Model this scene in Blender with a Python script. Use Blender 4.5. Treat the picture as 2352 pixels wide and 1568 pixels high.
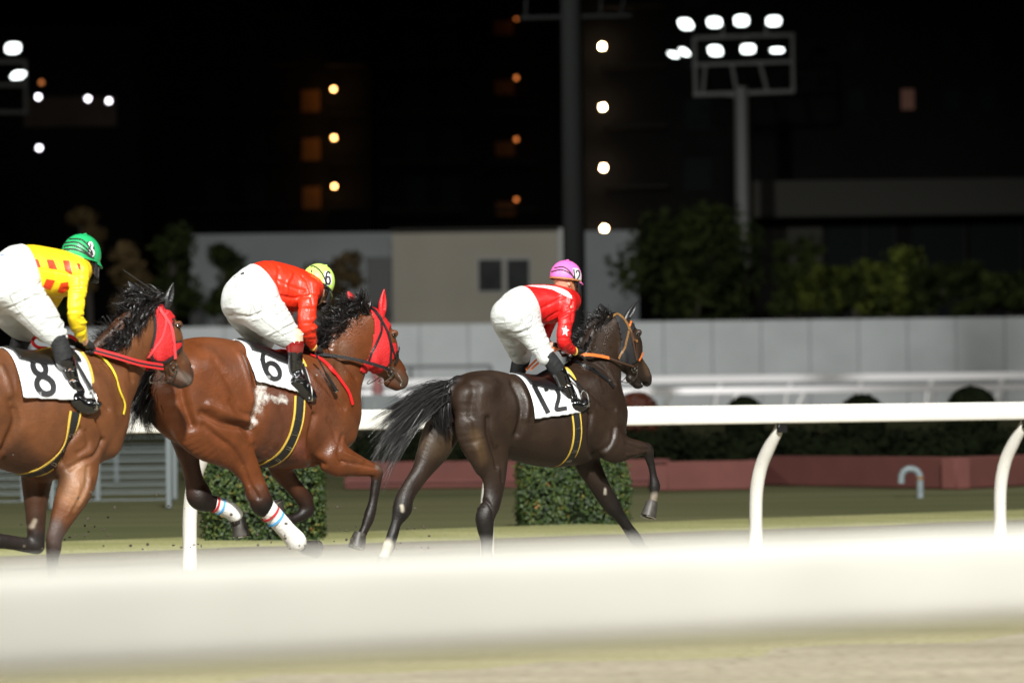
import bpy, math, random
import numpy as np
from mathutils import Vector, Matrix
random.seed(7); np.random.seed(7)
R = math.radians
for _o in list(bpy.data.objects): bpy.data.objects.remove(_o)
scene = bpy.context.scene
COL = scene.collection

# ------------------------------------------------------------------ camera
FP = 9500.0                      # focal length in the 2352 px wide measuring frame
CH = 1.25                        # camera height
PITCH = math.atan((940-784)/FP); ROLL = R(0.70)
TH = R(36.5)                     # heading of the track: right and away
fwd_c = np.array([0, math.cos(PITCH), math.sin(PITCH)])
up0 = np.array([0, -math.sin(PITCH), math.cos(PITCH)]); rt0 = np.array([1.0, 0, 0])
rt_c = math.cos(ROLL)*rt0 - math.sin(ROLL)*up0
up_c = math.sin(ROLL)*rt0 + math.cos(ROLL)*up0
CAM = np.array([0, 0, CH])
cd = bpy.data.cameras.new('camera'); cam = bpy.data.objects.new('camera', cd); COL.objects.link(cam)
cam.matrix_world = Matrix(((rt_c[0], up_c[0], -fwd_c[0], 0), (rt_c[1], up_c[1], -fwd_c[1], 0), (rt_c[2], up_c[2], -fwd_c[2], CH), (0, 0, 0, 1)))
cd.sensor_width = 36; cd.lens = FP*36/2352; cd.clip_start = 0.5; cd.clip_end = 1500
cd.dof.use_dof = True; cd.dof.focus_distance = 29.5; cd.dof.aperture_fstop = (cd.lens/1000)/0.066
scene.camera = cam
# ------------------------------------------------------------------ world, exposure
w = bpy.data.worlds.new("World"); scene.world = w; w.use_nodes = True
nt = w.node_tree; sky = nt.nodes.new('ShaderNodeTexSky'); sky.sky_type = 'NISHITA'; sky.sun_disc = False
sky.sun_elevation = R(-6); sky.sun_rotation = R(200)
nt.links.new(sky.outputs[0], nt.nodes['Background'].inputs[0]); nt.nodes['Background'].inputs[1].default_value = 0.02
scene.view_settings.view_transform = 'Standard'; scene.view_settings.look = 'None'
scene.view_settings.exposure = 0.0; scene.view_settings.gamma = 1
scene.cycles.use_denoising = True
scene.cycles.max_bounces = 5; scene.cycles.sample_clamp_indirect = 4
# ------------------------------------------------------------------ floodlights of the racecourse (grandstand side, out of view)
def light(kind, name, loc, tgt, energy, col=(1, 0.96, 0.88), size=3.0, size_y=2.0, spread=180, spot=60, blend=0.6):
    l = bpy.data.lights.new(name, kind); o = bpy.data.objects.new(name, l); COL.objects.link(o)
    o.location = loc; o.rotation_euler = (Vector(tgt)-Vector(loc)).to_track_quat('-Z', 'Y').to_euler()
    l.energy = energy; l.color = col
    if kind == 'AREA': l.shape = 'RECTANGLE'; l.size = size; l.size_y = size_y; l.spread = R(spread)
    if kind == 'SPOT': l.spot_size = R(spot); l.spot_blend = blend; l.shadow_soft_size = size
    return o
light('SPOT', 'stand_floodlight', (5, -14, 31), (0, 38.6, 0), 240000, (1, 0.99, 0.94), 1.2, spot=64, blend=0.85)
light('SPOT', 'stand_floodlight', (-26, 4, 22), (-1, 28, 0.5), 40000, (1, 0.97, 0.90), 1.2, spot=84, blend=0.6)
light('SPOT', 'stand_floodlight', (36, 18, 24), (1, 30, 0.5), 15000, (1, 0.97, 0.92), 1.2, spot=60, blend=0.7)
light('SPOT', 'infield_floodlight', (-10, 88, 20), (-2, 148, -3), 88000, (0.97, 0.98, 0.97), 1.0, spot=46, blend=0.6)
light('SPOT', 'infield_floodlight', (45, 40, 20), (6, 63, 0), 22000, (1, 0.97, 0.92), 1.0, spot=34, blend=1)

# ------------------------------------------------------------------ measuring helpers
def ray(px, py):
    d = rt_c*((px-1176)/FP) + up_c*(-(py-784)/FP) + fwd_c
    return d
def at_depth(px, py, D):         # point on the pixel's line of sight, D metres away along +Y
    d = ray(px, py); return CAM + d*(D/d[1])
CROPS = {'A': (1400, 1000, 1.307), 'B': (450, 1000, 1.2544), 'C': (0, 900, 1.1612), 'D': (1940, 1020, 2.24),
         'E': (850, 1020, 2.306), 'F': (0, 920, 2.01), 'P': (0, 0, 1/1.7415)}
def cp(c, u, v):
    x0, y0, s = CROPS[c]; return ((x0+u/s)/1.7415, (y0+v/s)/1.7415)
class Frame:                     # local frame of a horse: x forward, y left (away from camera), z up
    def __init__(s, px, D, heading=TH):
        s.o = np.array([at_depth(px, 1000, D)[0], D, 0.0]); s.h = heading
        s.f = np.array([math.cos(heading), math.sin(heading), 0]); s.l = np.array([-math.sin(heading), math.cos(heading), 0])
        s.up = np.array([0, 0, 1.0])
    def plane(s, c, u, v, lat=0.0):
        d = ray(*cp(c, u, v)); t = (np.dot(s.o-CAM, s.l)+lat)/np.dot(d, s.l); return s.loc(CAM+d*t)
    def loc(s, p):
        q = np.asarray(p)-s.o; return np.array([q@s.f, q@s.l, q@s.up]) if q.ndim == 1 else np.stack([q@s.f, q@s.l, q@s.up], 1)
    def wor(s, p):
        p = np.asarray(p); return s.o + p[..., 0:1]*s.f + p[..., 1:2]*s.l + p[..., 2:3]*s.up
    def pxm(s, c):               # crop pixels per metre
        return FP/s.o[1]*1.7415*CROPS[c][2]
# ------------------------------------------------------------------ implicit bodies
def catmull(P, sub):
    P = np.asarray(P, float); n = len(P)
    if n < 3 or sub < 2:
        t = np.linspace(0, n-1, (n-1)*max(sub, 1)+1); i = np.minimum(t.astype(int), n-2); f = (t-i)[:, None]
        return P[i]*(1-f)+P[i+1]*f
    E = np.vstack([2*P[0]-P[1], P, 2*P[-1]-P[-2]]); out = []
    for i in range(n-1):
        p0, p1, p2, p3 = E[i], E[i+1], E[i+2], E[i+3]
        for k in range(sub):
            t = k/sub; out.append(0.5*((2*p1)+(-p0+p2)*t+(2*p0-5*p1+4*p2-p3)*t*t+(-p0+3*p1-3*p2+p3)*t**3))
    out.append(P[-1]); return np.array(out)
class Chain:
    cap = (1.0, 1.0)             # how far the rounded ends reach, back and front
    def __init__(s, c, a, b, va=None, vb=None, k=0.03, col=None, sub=4, tag=''):
        n = len(c); c = np.asarray(c, float); a = np.ones(n)*a; b = np.ones(n)*b
        va = np.zeros((n, 3))+([1, 0, 0] if va is None else va); vb = np.zeros((n, 3))+([0, 1, 0] if vb is None else vb)
        col = np.zeros((n, 3))+((1, 1, 1) if col is None else col)
        D = catmull(np.hstack([c, a[:, None], b[:, None], va, vb, col]), sub)
        s.c = D[:, :3]; s.a = np.maximum(D[:, 3], .002); s.b = np.maximum(D[:, 4], .002)
        s.va = D[:, 5:8]; s.vb = D[:, 8:11]; s.col = np.clip(D[:, 11:14], 0, 1); s.k = k; s.tag = tag
        s.vb = s.vb/np.linalg.norm(s.vb, axis=1)[:, None]
    def seg(s, i, p):
        c0, c1 = s.c[i], s.c[i+1]; d = c1-c0; L2 = d@d+1e-12; L = math.sqrt(L2)
        q = p-c0; t = np.clip(q@d/L2, 0, 1)
        ax = d/L; va = s.va[i]+s.va[i+1]; va = va-ax*(va@ax)
        if np.linalg.norm(va) < 1e-4: va = np.cross(ax, s.vb[i])
        va = va/np.linalg.norm(va); vb = np.cross(ax, va)
        q = q-t[:, None]*d
        a = s.a[i]+(s.a[i+1]-s.a[i])*t; b = s.b[i]+(s.b[i+1]-s.b[i])*t; m = np.minimum(a, b)
        U, W, X = (q@va), (q@vb), (q@ax); X = X/np.where(X > 0, s.cap[1], s.cap[0])
        k0 = np.sqrt((U/a)**2+(W/b)**2+(X/m)**2)+1e-9; k1 = np.sqrt((U/a**2)**2+(W/b**2)**2+(X/m**2)**2)+1e-9
        return np.where(k0 < .05, -m, k0*(k0-1)/k1), t
    def bounds(s, m):
        r = np.maximum(s.a, s.b)[:, None]+m; return (s.c-r).min(0), (s.c+r).max(0)
    def ev(s, p, off=0.0, M=0.10, want_col=False):
        best = np.full(len(p), 9.0); col = np.zeros((len(p), 3)) if want_col else None
        for i in range(max(1, len(s.c)-1)):
            r = max(s.a[i:i+2].max(), s.b[i:i+2].max())+M; lo = np.minimum(s.c[i], s.c[i+1])-r; hi = np.maximum(s.c[i], s.c[i+1])+r
            m = np.nonzero(((p > lo) & (p < hi)).all(1))[0]
            if not len(m): continue
            d, t = s.seg(i, p[m]); d -= off; u = d < best[m]; best[m[u]] = d[u]
            if want_col: col[m[u]] = s.col[i]*(1-t[u, None])+s.col[i+1]*t[u, None]
        return (best, col) if want_col else best
def smin(a, b, k):
    h = np.maximum(k-np.abs(a-b), 0)/k; return np.minimum(a, b)-h*h*k*0.25
class Body:
    def __init__(s, chains, cuts=(), off=0.0): s.ch = list(chains); s.cuts = list(cuts); s.off = off
    def f(s, p):
        d = np.full(len(p), 9.0)
        for c in s.ch: d = smin(d, c.ev(p, s.off), c.k)
        for c in s.cuts: e = -c.ev(p); d = -smin(-d, -e, c.k)
        return d
    def colors(s, p):
        W = np.zeros(len(p)); C = np.zeros((len(p), 3)); ds = []
        for c in s.ch: ds.append(c.ev(p, s.off, 0.06, True))
        dm = np.min([d for d, _ in ds], 0)
        for d, c in ds:
            wt = np.exp(-np.clip((d-dm)/0.012, 0, 30)); C += c*wt[:, None]; W += wt
        return C/W[:, None]
    def mesh(s, h):
        los, his = zip(*[c.bounds(0.02+s.off) for c in s.ch]); lo = np.min(los, 0)-2*h; hi = np.max(his, 0)+2*h
        n = np.ceil((hi-lo)/h).astype(int)+1
        G = np.full(n, 9.0)
        ax = [lo[i]+np.arange(n[i])*h for i in range(3)]
        def apply(c, cut):
            best = None
            M = 0.03+c.k
            for i in range(len(c.c)-1):
                r = max(c.a[i:i+2].max(), c.b[i:i+2].max())+M+s.off
                a0 = np.clip(np.floor((np.minimum(c.c[i], c.c[i+1])-r-lo)/h).astype(int), 0, n-1)
                a1 = np.clip(np.ceil((np.maximum(c.c[i], c.c[i+1])+r-lo)/h).astype(int)+1, 1, n)
                if (a1 <= a0).any(): continue
                sl = tuple(slice(a0[j], a1[j]) for j in range(3))
                X = np.stack(np.meshgrid(*[ax[j][sl[j]] for j in range(3)], indexing='ij'), -1).reshape(-1, 3)
                d, _ = c.seg(i, X); d = d.reshape([a1[j]-a0[j] for j in range(3)])-(0 if cut else s.off)
                if best is None: best = np.full(n, 9.0, np.float32)
                best[sl] = np.minimum(best[sl], d)
            return best
        for c in s.ch:
            b = apply(c, False)
            if b is not None: G = smin(G, b, c.k)
        for c in s.cuts:
            b = apply(c, True)
            if b is not None: G = -smin(-G, b, c.k)
        return surfnet(G, lo, h)
def surfnet(G, lo, h):
    n = np.array(G.shape); neg = G < 0
    cs = [(i, j, k) for i in (0, 1) for j in (0, 1) for k in (0, 1)]
    sub = lambda A, o: A[o[0]:n[0]-1+o[0], o[1]:n[1]-1+o[1], o[2]:n[2]-1+o[2]]
    cnt = sum(sub(neg, o).astype(np.int8) for o in cs); act = (cnt > 0) & (cnt < 8)
    idx = np.argwhere(act); V = {o: sub(G, o)[act] for o in cs}
    P = np.zeros((len(idx), 3)); N = np.zeros(len(idx))
    for a in cs:
        for ax in range(3):
            if a[ax] == 0:
                b = list(a); b[ax] = 1; b = tuple(b); va, vb = V[a], V[b]; m = (va < 0) != (vb < 0)
                t = np.where(m, va/np.where(m, va-vb, 1), 0); q = np.tile(np.array(a, float), (len(idx), 1)); q[:, ax] = t
                P += q*m[:, None]; N += m
    verts = lo+(idx+P/N[:, None])*h
    ids = np.full(n-1, -1, np.int64); ids[act] = np.arange(len(idx)); faces = []
    for ax in range(3):
        o = [0, 0, 0]; o[ax] = 1
        s0 = [slice(1, n[i]-1) for i in range(3)]; s0[ax] = slice(0, n[ax]-1)
        s1 = list(s0); s1[ax] = slice(1, n[ax]); A = neg[tuple(s0)]; B = neg[tuple(s1)]
        e = np.argwhere(A != B); fl = A[tuple(e.T)]; base = e.copy()
        for i in range(3):
            if i != ax: base[:, i] += 1
        u, v = (ax+1) % 3, (ax+2) % 3
        def g(du, dv): q = base.copy(); q[:, u] -= du; q[:, v] -= dv; return ids[tuple(q.T)]
        Q = np.stack([g(0, 0), g(1, 0), g(1, 1), g(0, 1)], 1); Q[~fl] = Q[~fl][:, ::-1]; faces.append(Q)
    F = np.vstack(faces); F = F[(F >= 0).all(1)]
    return verts, F
def vnormals(v, f):
    n = np.cross(v[f[:, 2]]-v[f[:, 0]], v[f[:, 3]]-v[f[:, 1]]); N = np.zeros_like(v)
    for k in range(4): np.add.at(N, f[:, k], n)
    return N/(np.linalg.norm(N, axis=1)[:, None]+1e-12)
# ------------------------------------------------------------------ object helpers
def mkmesh(name, v, f, mat=None, parent=None, smooth=True, cols=None, attrs=None, link=True):
    me = bpy.data.meshes.new(name); v = np.asarray(v, float)
    if isinstance(f, np.ndarray) and f.ndim == 2:
        nf, kk = f.shape; me.vertices.add(len(v)); me.vertices.foreach_set('co', v.ravel())
        me.loops.add(nf*kk); me.loops.foreach_set('vertex_index', f.ravel().astype(np.int32))
        me.polygons.add(nf); me.polygons.foreach_set('loop_start', (np.arange(nf)*kk).astype(np.int32))
        me.update(calc_edges=True); me.validate()
    else: me.from_pydata([tuple(x) for x in v], [], [tuple(int(i) for i in x) for x in f]); me.update()
    if smooth: me.polygons.foreach_set('use_smooth', [True]*len(me.polygons))
    if cols is not None:
        at = me.color_attributes.new('Col', 'FLOAT_COLOR', 'POINT'); at.data.foreach_set('color', np.hstack([cols, np.ones((len(v), 1))]).ravel())
    for k, a in (attrs or {}).items(): me.attributes.new(k, 'FLOAT', 'POINT').data.foreach_set('value', np.asarray(a, float))
    if mat is not None:
        for m in (mat if isinstance(mat, (list, tuple)) else [mat]): me.materials.append(m)
    o = bpy.data.objects.new(name, me)
    if link: COL.objects.link(o)
    if parent is not None: o.parent = parent
    return o
def tag(o, label=None, cat=None, group=None, kind=None):
    for k, x in (('label', label), ('category', cat), ('group', group), ('kind', kind)):
        if x: o[k] = x
    return o
def empty(name, loc, rz, label, cat, group=None):
    o = bpy.data.objects.new(name, None); COL.objects.link(o); o.location = loc; o.rotation_euler = (0, 0, rz); o.empty_display_size = .1
    return tag(o, label, cat, group)
class MB:
    def __init__(s): s.v = []; s.f = []
    def add(s, v, f): b = len(s.v); s.v += [tuple(x) for x in v]; s.f += [tuple(i+b for i in q) for q in f]; return s
    def box(s, c, d, rz=0, bev=0.0):
        c = np.array(c, float); d = np.array(d, float)/2; e = min(bev, d.min()*.45); v = []; 
        cr, sr = math.cos(rz), math.sin(rz)
        if e <= 0:
            P = [(x*d[0], y*d[1], z*d[2]) for z in (-1, 1) for x, y in ((-1, -1), (1, -1), (1, 1), (-1, 1))]
            F = [(3, 2, 1, 0), (4, 5, 6, 7), (0, 1, 5, 4), (1, 2, 6, 5), (2, 3, 7, 6), (3, 0, 4, 7)]
        else:
            P = []
            for z, k in ((-d[2], 1), (-d[2]+e, 0), (d[2]-e, 0), (d[2], 1)):
                X, Y = d[0]-e*k, d[1]-e*k
                P += [(x, y, z) for x, y in ((-X+e*(1-k), -Y), (X-e*(1-k), -Y), (X, -Y+e*(1-k)), (X, Y-e*(1-k)), (X-e*(1-k), Y), (-X+e*(1-k), Y), (-X, Y-e*(1-k)), (-X, -Y+e*(1-k)))]
            F = [tuple(range(7, -1, -1)), tuple(range(24, 32))]
            for r in range(3): F += [(r*8+i, r*8+(i+1) % 8, r*8+8+(i+1) % 8, r*8+8+i) for i in range(8)]
        s.add([(c[0]+x*cr-y*sr, c[1]+x*sr+y*cr, c[2]+z) for x, y, z in P], F); return s
    def tube(s, pts, r, n=10, cap=True, ry=None, up=None):
        P = np.asarray(pts, float); m = len(P); r = np.ones(m)*r; ry = r if ry is None else np.ones(m)*ry
        T = np.gradient(P, axis=0); T /= np.linalg.norm(T, axis=1)[:, None]+1e-12
        u = np.array(up if up is not None else (0, 0, 1.0)); 
        if up is None and abs(T[0]@u) > .9: u = np.array([1.0, 0, 0])
        v = []
        for i in range(m):
            a = u-T[i]*(u@T[i]); a /= np.linalg.norm(a)+1e-9; b = np.cross(T[i], a)
            if up is None: u = a
            for k in range(n):
                t = 2*math.pi*k/n; v.append(P[i]+a*math.cos(t)*r[i]+b*math.sin(t)*ry[i])
        F = [(i*n+k, i*n+(k+1) % n, (i+1)*n+(k+1) % n, (i+1)*n+k) for i in range(m-1) for k in range(n)]
        if cap: F += [tuple(range(n-1, -1, -1)), tuple((m-1)*n+k for k in range(n))]
        s.add(v, F); return s
    def ribbon(s, pts, wdir, wd, th=.003, nrm=None):
        P = np.asarray(pts, float); m = len(P); wd = np.ones(m)*wd; W = np.zeros((m, 3))+wdir; T = np.gradient(P, axis=0)
        v = []
        for i in range(m):
            w_ = W[i]/(np.linalg.norm(W[i])+1e-9); nn = np.cross(T[i], w_) if nrm is None else np.asarray(nrm, float).reshape(-1, 3)[min(i, np.asarray(nrm).reshape(-1, 3).shape[0]-1)]
            nn = nn/(np.linalg.norm(nn)+1e-9)
            v += [P[i]-w_*wd[i]/2-nn*th/2, P[i]+w_*wd[i]/2-nn*th/2, P[i]+w_*wd[i]/2+nn*th/2, P[i]-w_*wd[i]/2+nn*th/2]
        F = [(i*4+k, i*4+(k+1) % 4, i*4+4+(k+1) % 4, i*4+4+k) for i in range(m-1) for k in range(4)]
        F += [(3, 2, 1, 0), tuple((m-1)*4+k for k in range(4))]
        s.add(v, F); return s
    def sphere(s, c, r, n=16, m=10, M=None):
        r = np.ones(3)*r; v = []
        for i in range(m+1):
            p = math.pi*i/m
            for k in range(n):
                t = 2*math.pi*k/n; q = np.array([math.sin(p)*math.cos(t), math.sin(p)*math.sin(t), math.cos(p)])*r
                if M is not None: q = M@q
                v.append(np.array(c)+q)
        s.add(v, [(i*n+k, (i+1)*n+k, (i+1)*n+(k+1) % n, i*n+(k+1) % n) for i in range(m) for k in range(n)]); return s
    def build(s, name, mat, parent=None, smooth=True, off=None):
        v = np.array(s.v); 
        if off is not None: v = v-np.asarray(off)
        o = mkmesh(name, v, s.f, mat, parent, smooth); o.data.set_sharp_from_angle(angle=R(42)) if smooth else None; return o
def sharp(o, ang=35):
    me = o.data; me.set_sharp_from_angle(angle=R(ang)); return o
# ------------------------------------------------------------------ materials
def mat(name, col=(.5, .5, .5), rough=.5, metal=0, spec=.5, noise=0, nscale=5, bump=0, bscale=50, coat=0, emis=None, estr=0, attr=False, sheen=0, stretch=None, alpha=1, trans=0, dark=.6, bdist=.01):
    m = bpy.data.materials.new(name); m.use_nodes = True; nt = m.node_tree; b = nt.nodes['Principled BSDF']; L = nt.links
    b.inputs['Base Color'].default_value = (*col, 1); b.inputs['Roughness'].default_value = rough; b.inputs['Metallic'].default_value = metal
    b.inputs['Specular IOR Level'].default_value = spec; b.inputs['Coat Weight'].default_value = coat; b.inputs['Sheen Weight'].default_value = sheen
    b.inputs['Alpha'].default_value = alpha; b.inputs['Transmission Weight'].default_value = trans
    if coat: b.inputs['Coat Roughness'].default_value = .08
    tc = nt.nodes.new('ShaderNodeTexCoord'); src = tc.outputs['Object']
    if stretch: mp = nt.nodes.new('ShaderNodeMapping'); mp.inputs['Scale'].default_value = stretch; L.new(src, mp.inputs[0]); src = mp.outputs[0]
    csrc = None
    if attr: at = nt.nodes.new('ShaderNodeAttribute'); at.attribute_name = 'Col'; csrc = at.outputs['Color']; L.new(csrc, b.inputs['Base Color'])
    if noise:
        n = nt.nodes.new('ShaderNodeTexNoise'); n.inputs['Scale'].default_value = nscale; n.inputs['Detail'].default_value = 6; L.new(src, n.inputs['Vector'])
        mr = nt.nodes.new('ShaderNodeMapRange'); mr.inputs[1].default_value = .3; mr.inputs[2].default_value = .7; mr.inputs[3].default_value = 1-noise; mr.inputs[4].default_value = 1+noise*dark
        L.new(n.outputs['Fac'], mr.inputs[0]); mx = nt.nodes.new('ShaderNodeVectorMath'); mx.operation = 'SCALE'
        if csrc is not None: L.new(csrc, mx.inputs[0])
        else: mx.inputs[0].default_value = col
        L.new(mr.outputs[0], mx.inputs['Scale']); L.new(mx.outputs[0], b.inputs['Base Color'])
    if bump:
        n2 = nt.nodes.new('ShaderNodeTexNoise'); n2.inputs['Scale'].default_value = bscale; n2.inputs['Detail'].default_value = 4; L.new(src, n2.inputs['Vector'])
        bp = nt.nodes.new('ShaderNodeBump'); bp.inputs['Strength'].default_value = bump; bp.inputs['Distance'].default_value = bdist; L.new(n2.outputs['Fac'], bp.inputs['Height']); L.new(bp.outputs[0], b.inputs['Normal'])
    if emis: b.inputs['Emission Color'].default_value = (*emis, 1); b.inputs['Emission Strength'].default_value = estr
    return m
M = {}
M['rail'] = mat('rail_paint', (.84, .825, .76), .35, noise=.06, nscale=3, bump=.05, bscale=30, coat=.2)
M['black_leather'] = mat('black_leather', (.012, .012, .013), .32, bump=.3, bscale=120)
M['boot'] = mat('patent_boot', (.006, .006, .007), .12, coat=1, bump=.7, bscale=28, stretch=(1, 1, .5), bdist=.012)
M['metal'] = mat('bright_steel', (.6, .6, .58), .22, metal=1)
M['cloth_w'] = mat('white_cloth', (.72, .74, .76), .6, bump=.4, bscale=11, bdist=.02)
M['ink'] = mat('black_print', (.012, .012, .014), .5)
M['grey_ink'] = mat('grey_print', (.35, .35, .36), .6)
M['sock'] = mat('black_sock', (.012, .013, .015), .7, sheen=0, bump=.5, bscale=30, bdist=.02)
M['glove'] = mat('black_glove', (.01, .01, .01), .6)
M['skin'] = mat('skin', (.50, .28, .19), .5, bump=.1, bscale=80)
M['hair'] = mat('black_hair', (.012, .010, .010), .38, noise=.3, nscale=20)
M['tail12'] = mat('dark_tail_hair', (.022, .021, .022), .36, noise=.4, nscale=8)
M['visor'] = mat('smoked_visor', (.05, .05, .055), .08, alpha=.42)
M['yellow'] = mat('yellow_webbing', (.70, .48, .07), .6, noise=.1, nscale=30)
M['webbing'] = mat('black_webbing', (.012, .012, .013), .5, bump=.4, bscale=200)
M['hoof'] = mat('hoof_horn', (.045, .040, .034), .5, noise=.4, nscale=25)
M['eye'] = mat('horse_eye', (.008, .005, .004), .05, coat=1)
def coat_mat(name, rough=.42, lather=0.0):
    m = mat(name, rough=rough, attr=True, noise=.28, nscale=7, spec=.36, sheen=0)
    nt = m.node_tree; L = nt.links; b = nt.nodes['Principled BSDF']; tc = [n for n in nt.nodes if n.type == 'TEX_COORD'][0]
    at = nt.nodes.new('ShaderNodeAttribute'); at.attribute_name = 'wet'
    n = nt.nodes.new('ShaderNodeTexNoise'); n.inputs['Scale'].default_value = 26; n.inputs['Detail'].default_value = 5; L.new(tc.outputs['Object'], n.inputs['Vector'])
    th = nt.nodes.new('ShaderNodeMapRange'); th.inputs[1].default_value = .40; th.inputs[2].default_value = .58; L.new(n.outputs['Fac'], th.inputs[0])
    mu = nt.nodes.new('ShaderNodeMath'); mu.operation = 'MULTIPLY'; L.new(th.outputs[0], mu.inputs[0]); L.new(at.outputs['Fac'], mu.inputs[1])
    rr = nt.nodes.new('ShaderNodeMapRange'); rr.inputs[3].default_value = rough; rr.inputs[4].default_value = .2; L.new(mu.outputs[0], rr.inputs[0]); L.new(rr.outputs[0], b.inputs['Roughness'])
    L.new(mu.outputs[0], b.inputs['Coat Weight']); b.inputs['Coat Roughness'].default_value = .22
    # short hair: fine bump, stronger ripples where wet
    h = nt.nodes.new('ShaderNodeTexNoise'); h.inputs['Scale'].default_value = 95; h.inputs['Detail'].default_value = 6; L.new(tc.outputs['Object'], h.inputs['Vector'])
    bs = nt.nodes.new('ShaderNodeMapRange'); bs.inputs[3].default_value = .22; bs.inputs[4].default_value = .38; L.new(at.outputs['Fac'], bs.inputs[0])
    bp = nt.nodes.new('ShaderNodeBump'); bp.inputs['Distance'].default_value = .012; L.new(h.outputs['Fac'], bp.inputs['Height']); L.new(bs.outputs[0], bp.inputs['Strength'])
    h2 = nt.nodes.new('ShaderNodeTexNoise'); h2.inputs['Scale'].default_value = 11; h2.inputs['Detail'].default_value = 3; L.new(tc.outputs['Object'], h2.inputs['Vector'])
    b2 = nt.nodes.new('ShaderNodeBump'); b2.inputs['Distance'].default_value = .05; b2.inputs['Strength'].default_value = .12; L.new(h2.outputs['Fac'], b2.inputs['Height']); L.new(b2.outputs[0], bp.inputs['Normal'])
    L.new(bp.outputs[0], b.inputs['Normal']); L.new(bp.outputs[0], b.inputs['Coat Normal'])
    # foam of sweat lying on the coat
    a2 = nt.nodes.new('ShaderNodeAttribute'); a2.attribute_name = 'foam'
    n3 = nt.nodes.new('ShaderNodeTexNoise'); n3.inputs['Scale'].default_value = 16; n3.inputs['Detail'].default_value = 8; n3.inputs['Roughness'].default_value = .8; L.new(tc.outputs['Object'], n3.inputs['Vector'])
    s1 = nt.nodes.new('ShaderNodeMath'); s1.operation = 'ADD'; L.new(n3.outputs['Fac'], s1.inputs[0]); L.new(a2.outputs['Fac'], s1.inputs[1])
    t3 = nt.nodes.new('ShaderNodeMapRange'); t3.inputs[1].default_value = .98; t3.inputs[2].default_value = 1.22; L.new(s1.outputs[0], t3.inputs[0])
    old = b.inputs['Base Color'].links[0].from_socket; mx = nt.nodes.new('ShaderNodeMix'); mx.data_type = 'RGBA'
    L.new(t3.outputs[0], mx.inputs[0]); L.new(old, mx.inputs[6]); mx.inputs[7].default_value = (.62, .62, .58, 1); L.new(mx.outputs[2], b.inputs['Base Color'])
    return m
def limb(fr, c, lat, pairs, b=.85, k=.03, cols=None, sub=4, tag=''):
    n = len(pairs); lat = [lat]*n if not hasattr(lat, '__len__') else lat; b = [b]*n if not hasattr(b, '__len__') else b
    C, A, VA = [], [], []
    for (u1, v1, u2, v2), la in zip(pairs, lat):
        p, q = fr.plane(c, u1, v1, la), fr.plane(c, u2, v2, la); m = fr.plane(c, (u1+u2)/2, (v1+v2)/2, la)
        C.append(m); A.append(math.hypot(u2-u1, v2-v1)/2/fr.pxm(c)); d = q-p; VA.append(d/np.linalg.norm(d))
    B = [a*x if x > .45 else x for a, x in zip(A, b)]
    return Chain(C, A, B, va=VA, k=k, col=cols, sub=sub, tag=tag)
def ball(fr, c, u, v, lat, r, dx=(0, 0, 0), k=.04, col=None, b=None):
    p = fr.plane(c, u, v, lat); d = np.array(dx, float)
    if np.linalg.norm(d) < 1e-6: d = np.array([.001, 0, 0])
    return Chain([p-d/2, p+d/2], r, r if b is None else b, k=k, col=col, sub=1)
from mathutils.bvhtree import BVHTree
class Surf:                      # a finished surface, for laying straps, cloth and numbers on it
    def __init__(s, v, f): s.b = BVHTree.FromPolygons([tuple(x) for x in v.tolist()] if hasattr(v, 'tolist') else v, f.tolist() if hasattr(f, 'tolist') else f)
def pick(fr, F, pts, c=None):
    O = Vector(fr.loc(CAM)); out = []
    for p in pts:
        d = ray(*(cp(c, *p) if c else p)); L = Vector((d@fr.f, d@fr.l, d@fr.up)).normalized(); h = F.b.ray_cast(O, L)
        if h[0] is None:         # just past the edge of the surface: its nearest point
            t = (-.1-O[1])/L[1]; h = F.b.find_nearest(O+L*t)
        out.append(h[0])
    return np.array(out, float)
def grad(F, p):
    g = np.array([F.b.find_nearest(Vector(x))[1] for x in p], float); g = g.copy()
    return g/(np.linalg.norm(g, axis=1)[:, None]+1e-9)
def dens(pts, step, closed=False):
    P = catmull(np.array(pts, float), 6) if len(pts) > 2 else np.array(pts, float)
    L = np.r_[0, np.cumsum(np.linalg.norm(np.diff(P, axis=0), axis=1))]; n = max(2, int(L[-1]/step)+1); t = np.linspace(0, L[-1], n)
    return np.stack([np.interp(t, L, P[:, i]) for i in range(P.shape[1])], 1)
def strap(mb, fr, F, c, pts, width, off=.006, th=.004, mirror=False, step=None, extend=False):
    q = dens(pts, step or fr.pxm(c)*.012); p = pick(fr, F, q, c); g = grad(F, p); p = p+g*off
    for k in range(2): p[1:-1] = (p[:-2]+2*p[1:-1]+p[2:])/4
    T = np.gradient(p, axis=0); W = np.cross(T, g); mb.ribbon(p, W, width, th, nrm=g)
    if mirror:
        s = np.array([1, -1, 1]); mb.ribbon(p*s, W*s, width, th, nrm=g*s)
    return p, g
def inpoly(P, poly):
    x, y = P[:, 0], P[:, 1]; r = np.zeros(len(P), bool); n = len(poly)
    for i in range(n):
        x1, y1 = poly[i]; x2, y2 = poly[i-1]
        c = ((y1 > y) != (y2 > y)); xi = (x2-x1)*(y-y1)/((y2-y1) if y2 != y1 else 1e-9)+x1; r ^= c & (x < xi)
    return r
def shell(name, v, f, N, mask, off, mat_, parent, th=0.0, cols=None):
    keep = mask[f].all(1); ff = f[keep]; used, inv = np.unique(ff, return_inverse=True); vv = v[used]+N[used]*off
    o = mkmesh(name, vv, inv.reshape(-1, 4), mat_, parent, True, cols=None if cols is None else cols[used])
    if th: md = o.modifiers.new('s', 'SOLIDIFY'); md.thickness = th; md.offset = 1
    return o
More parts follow.
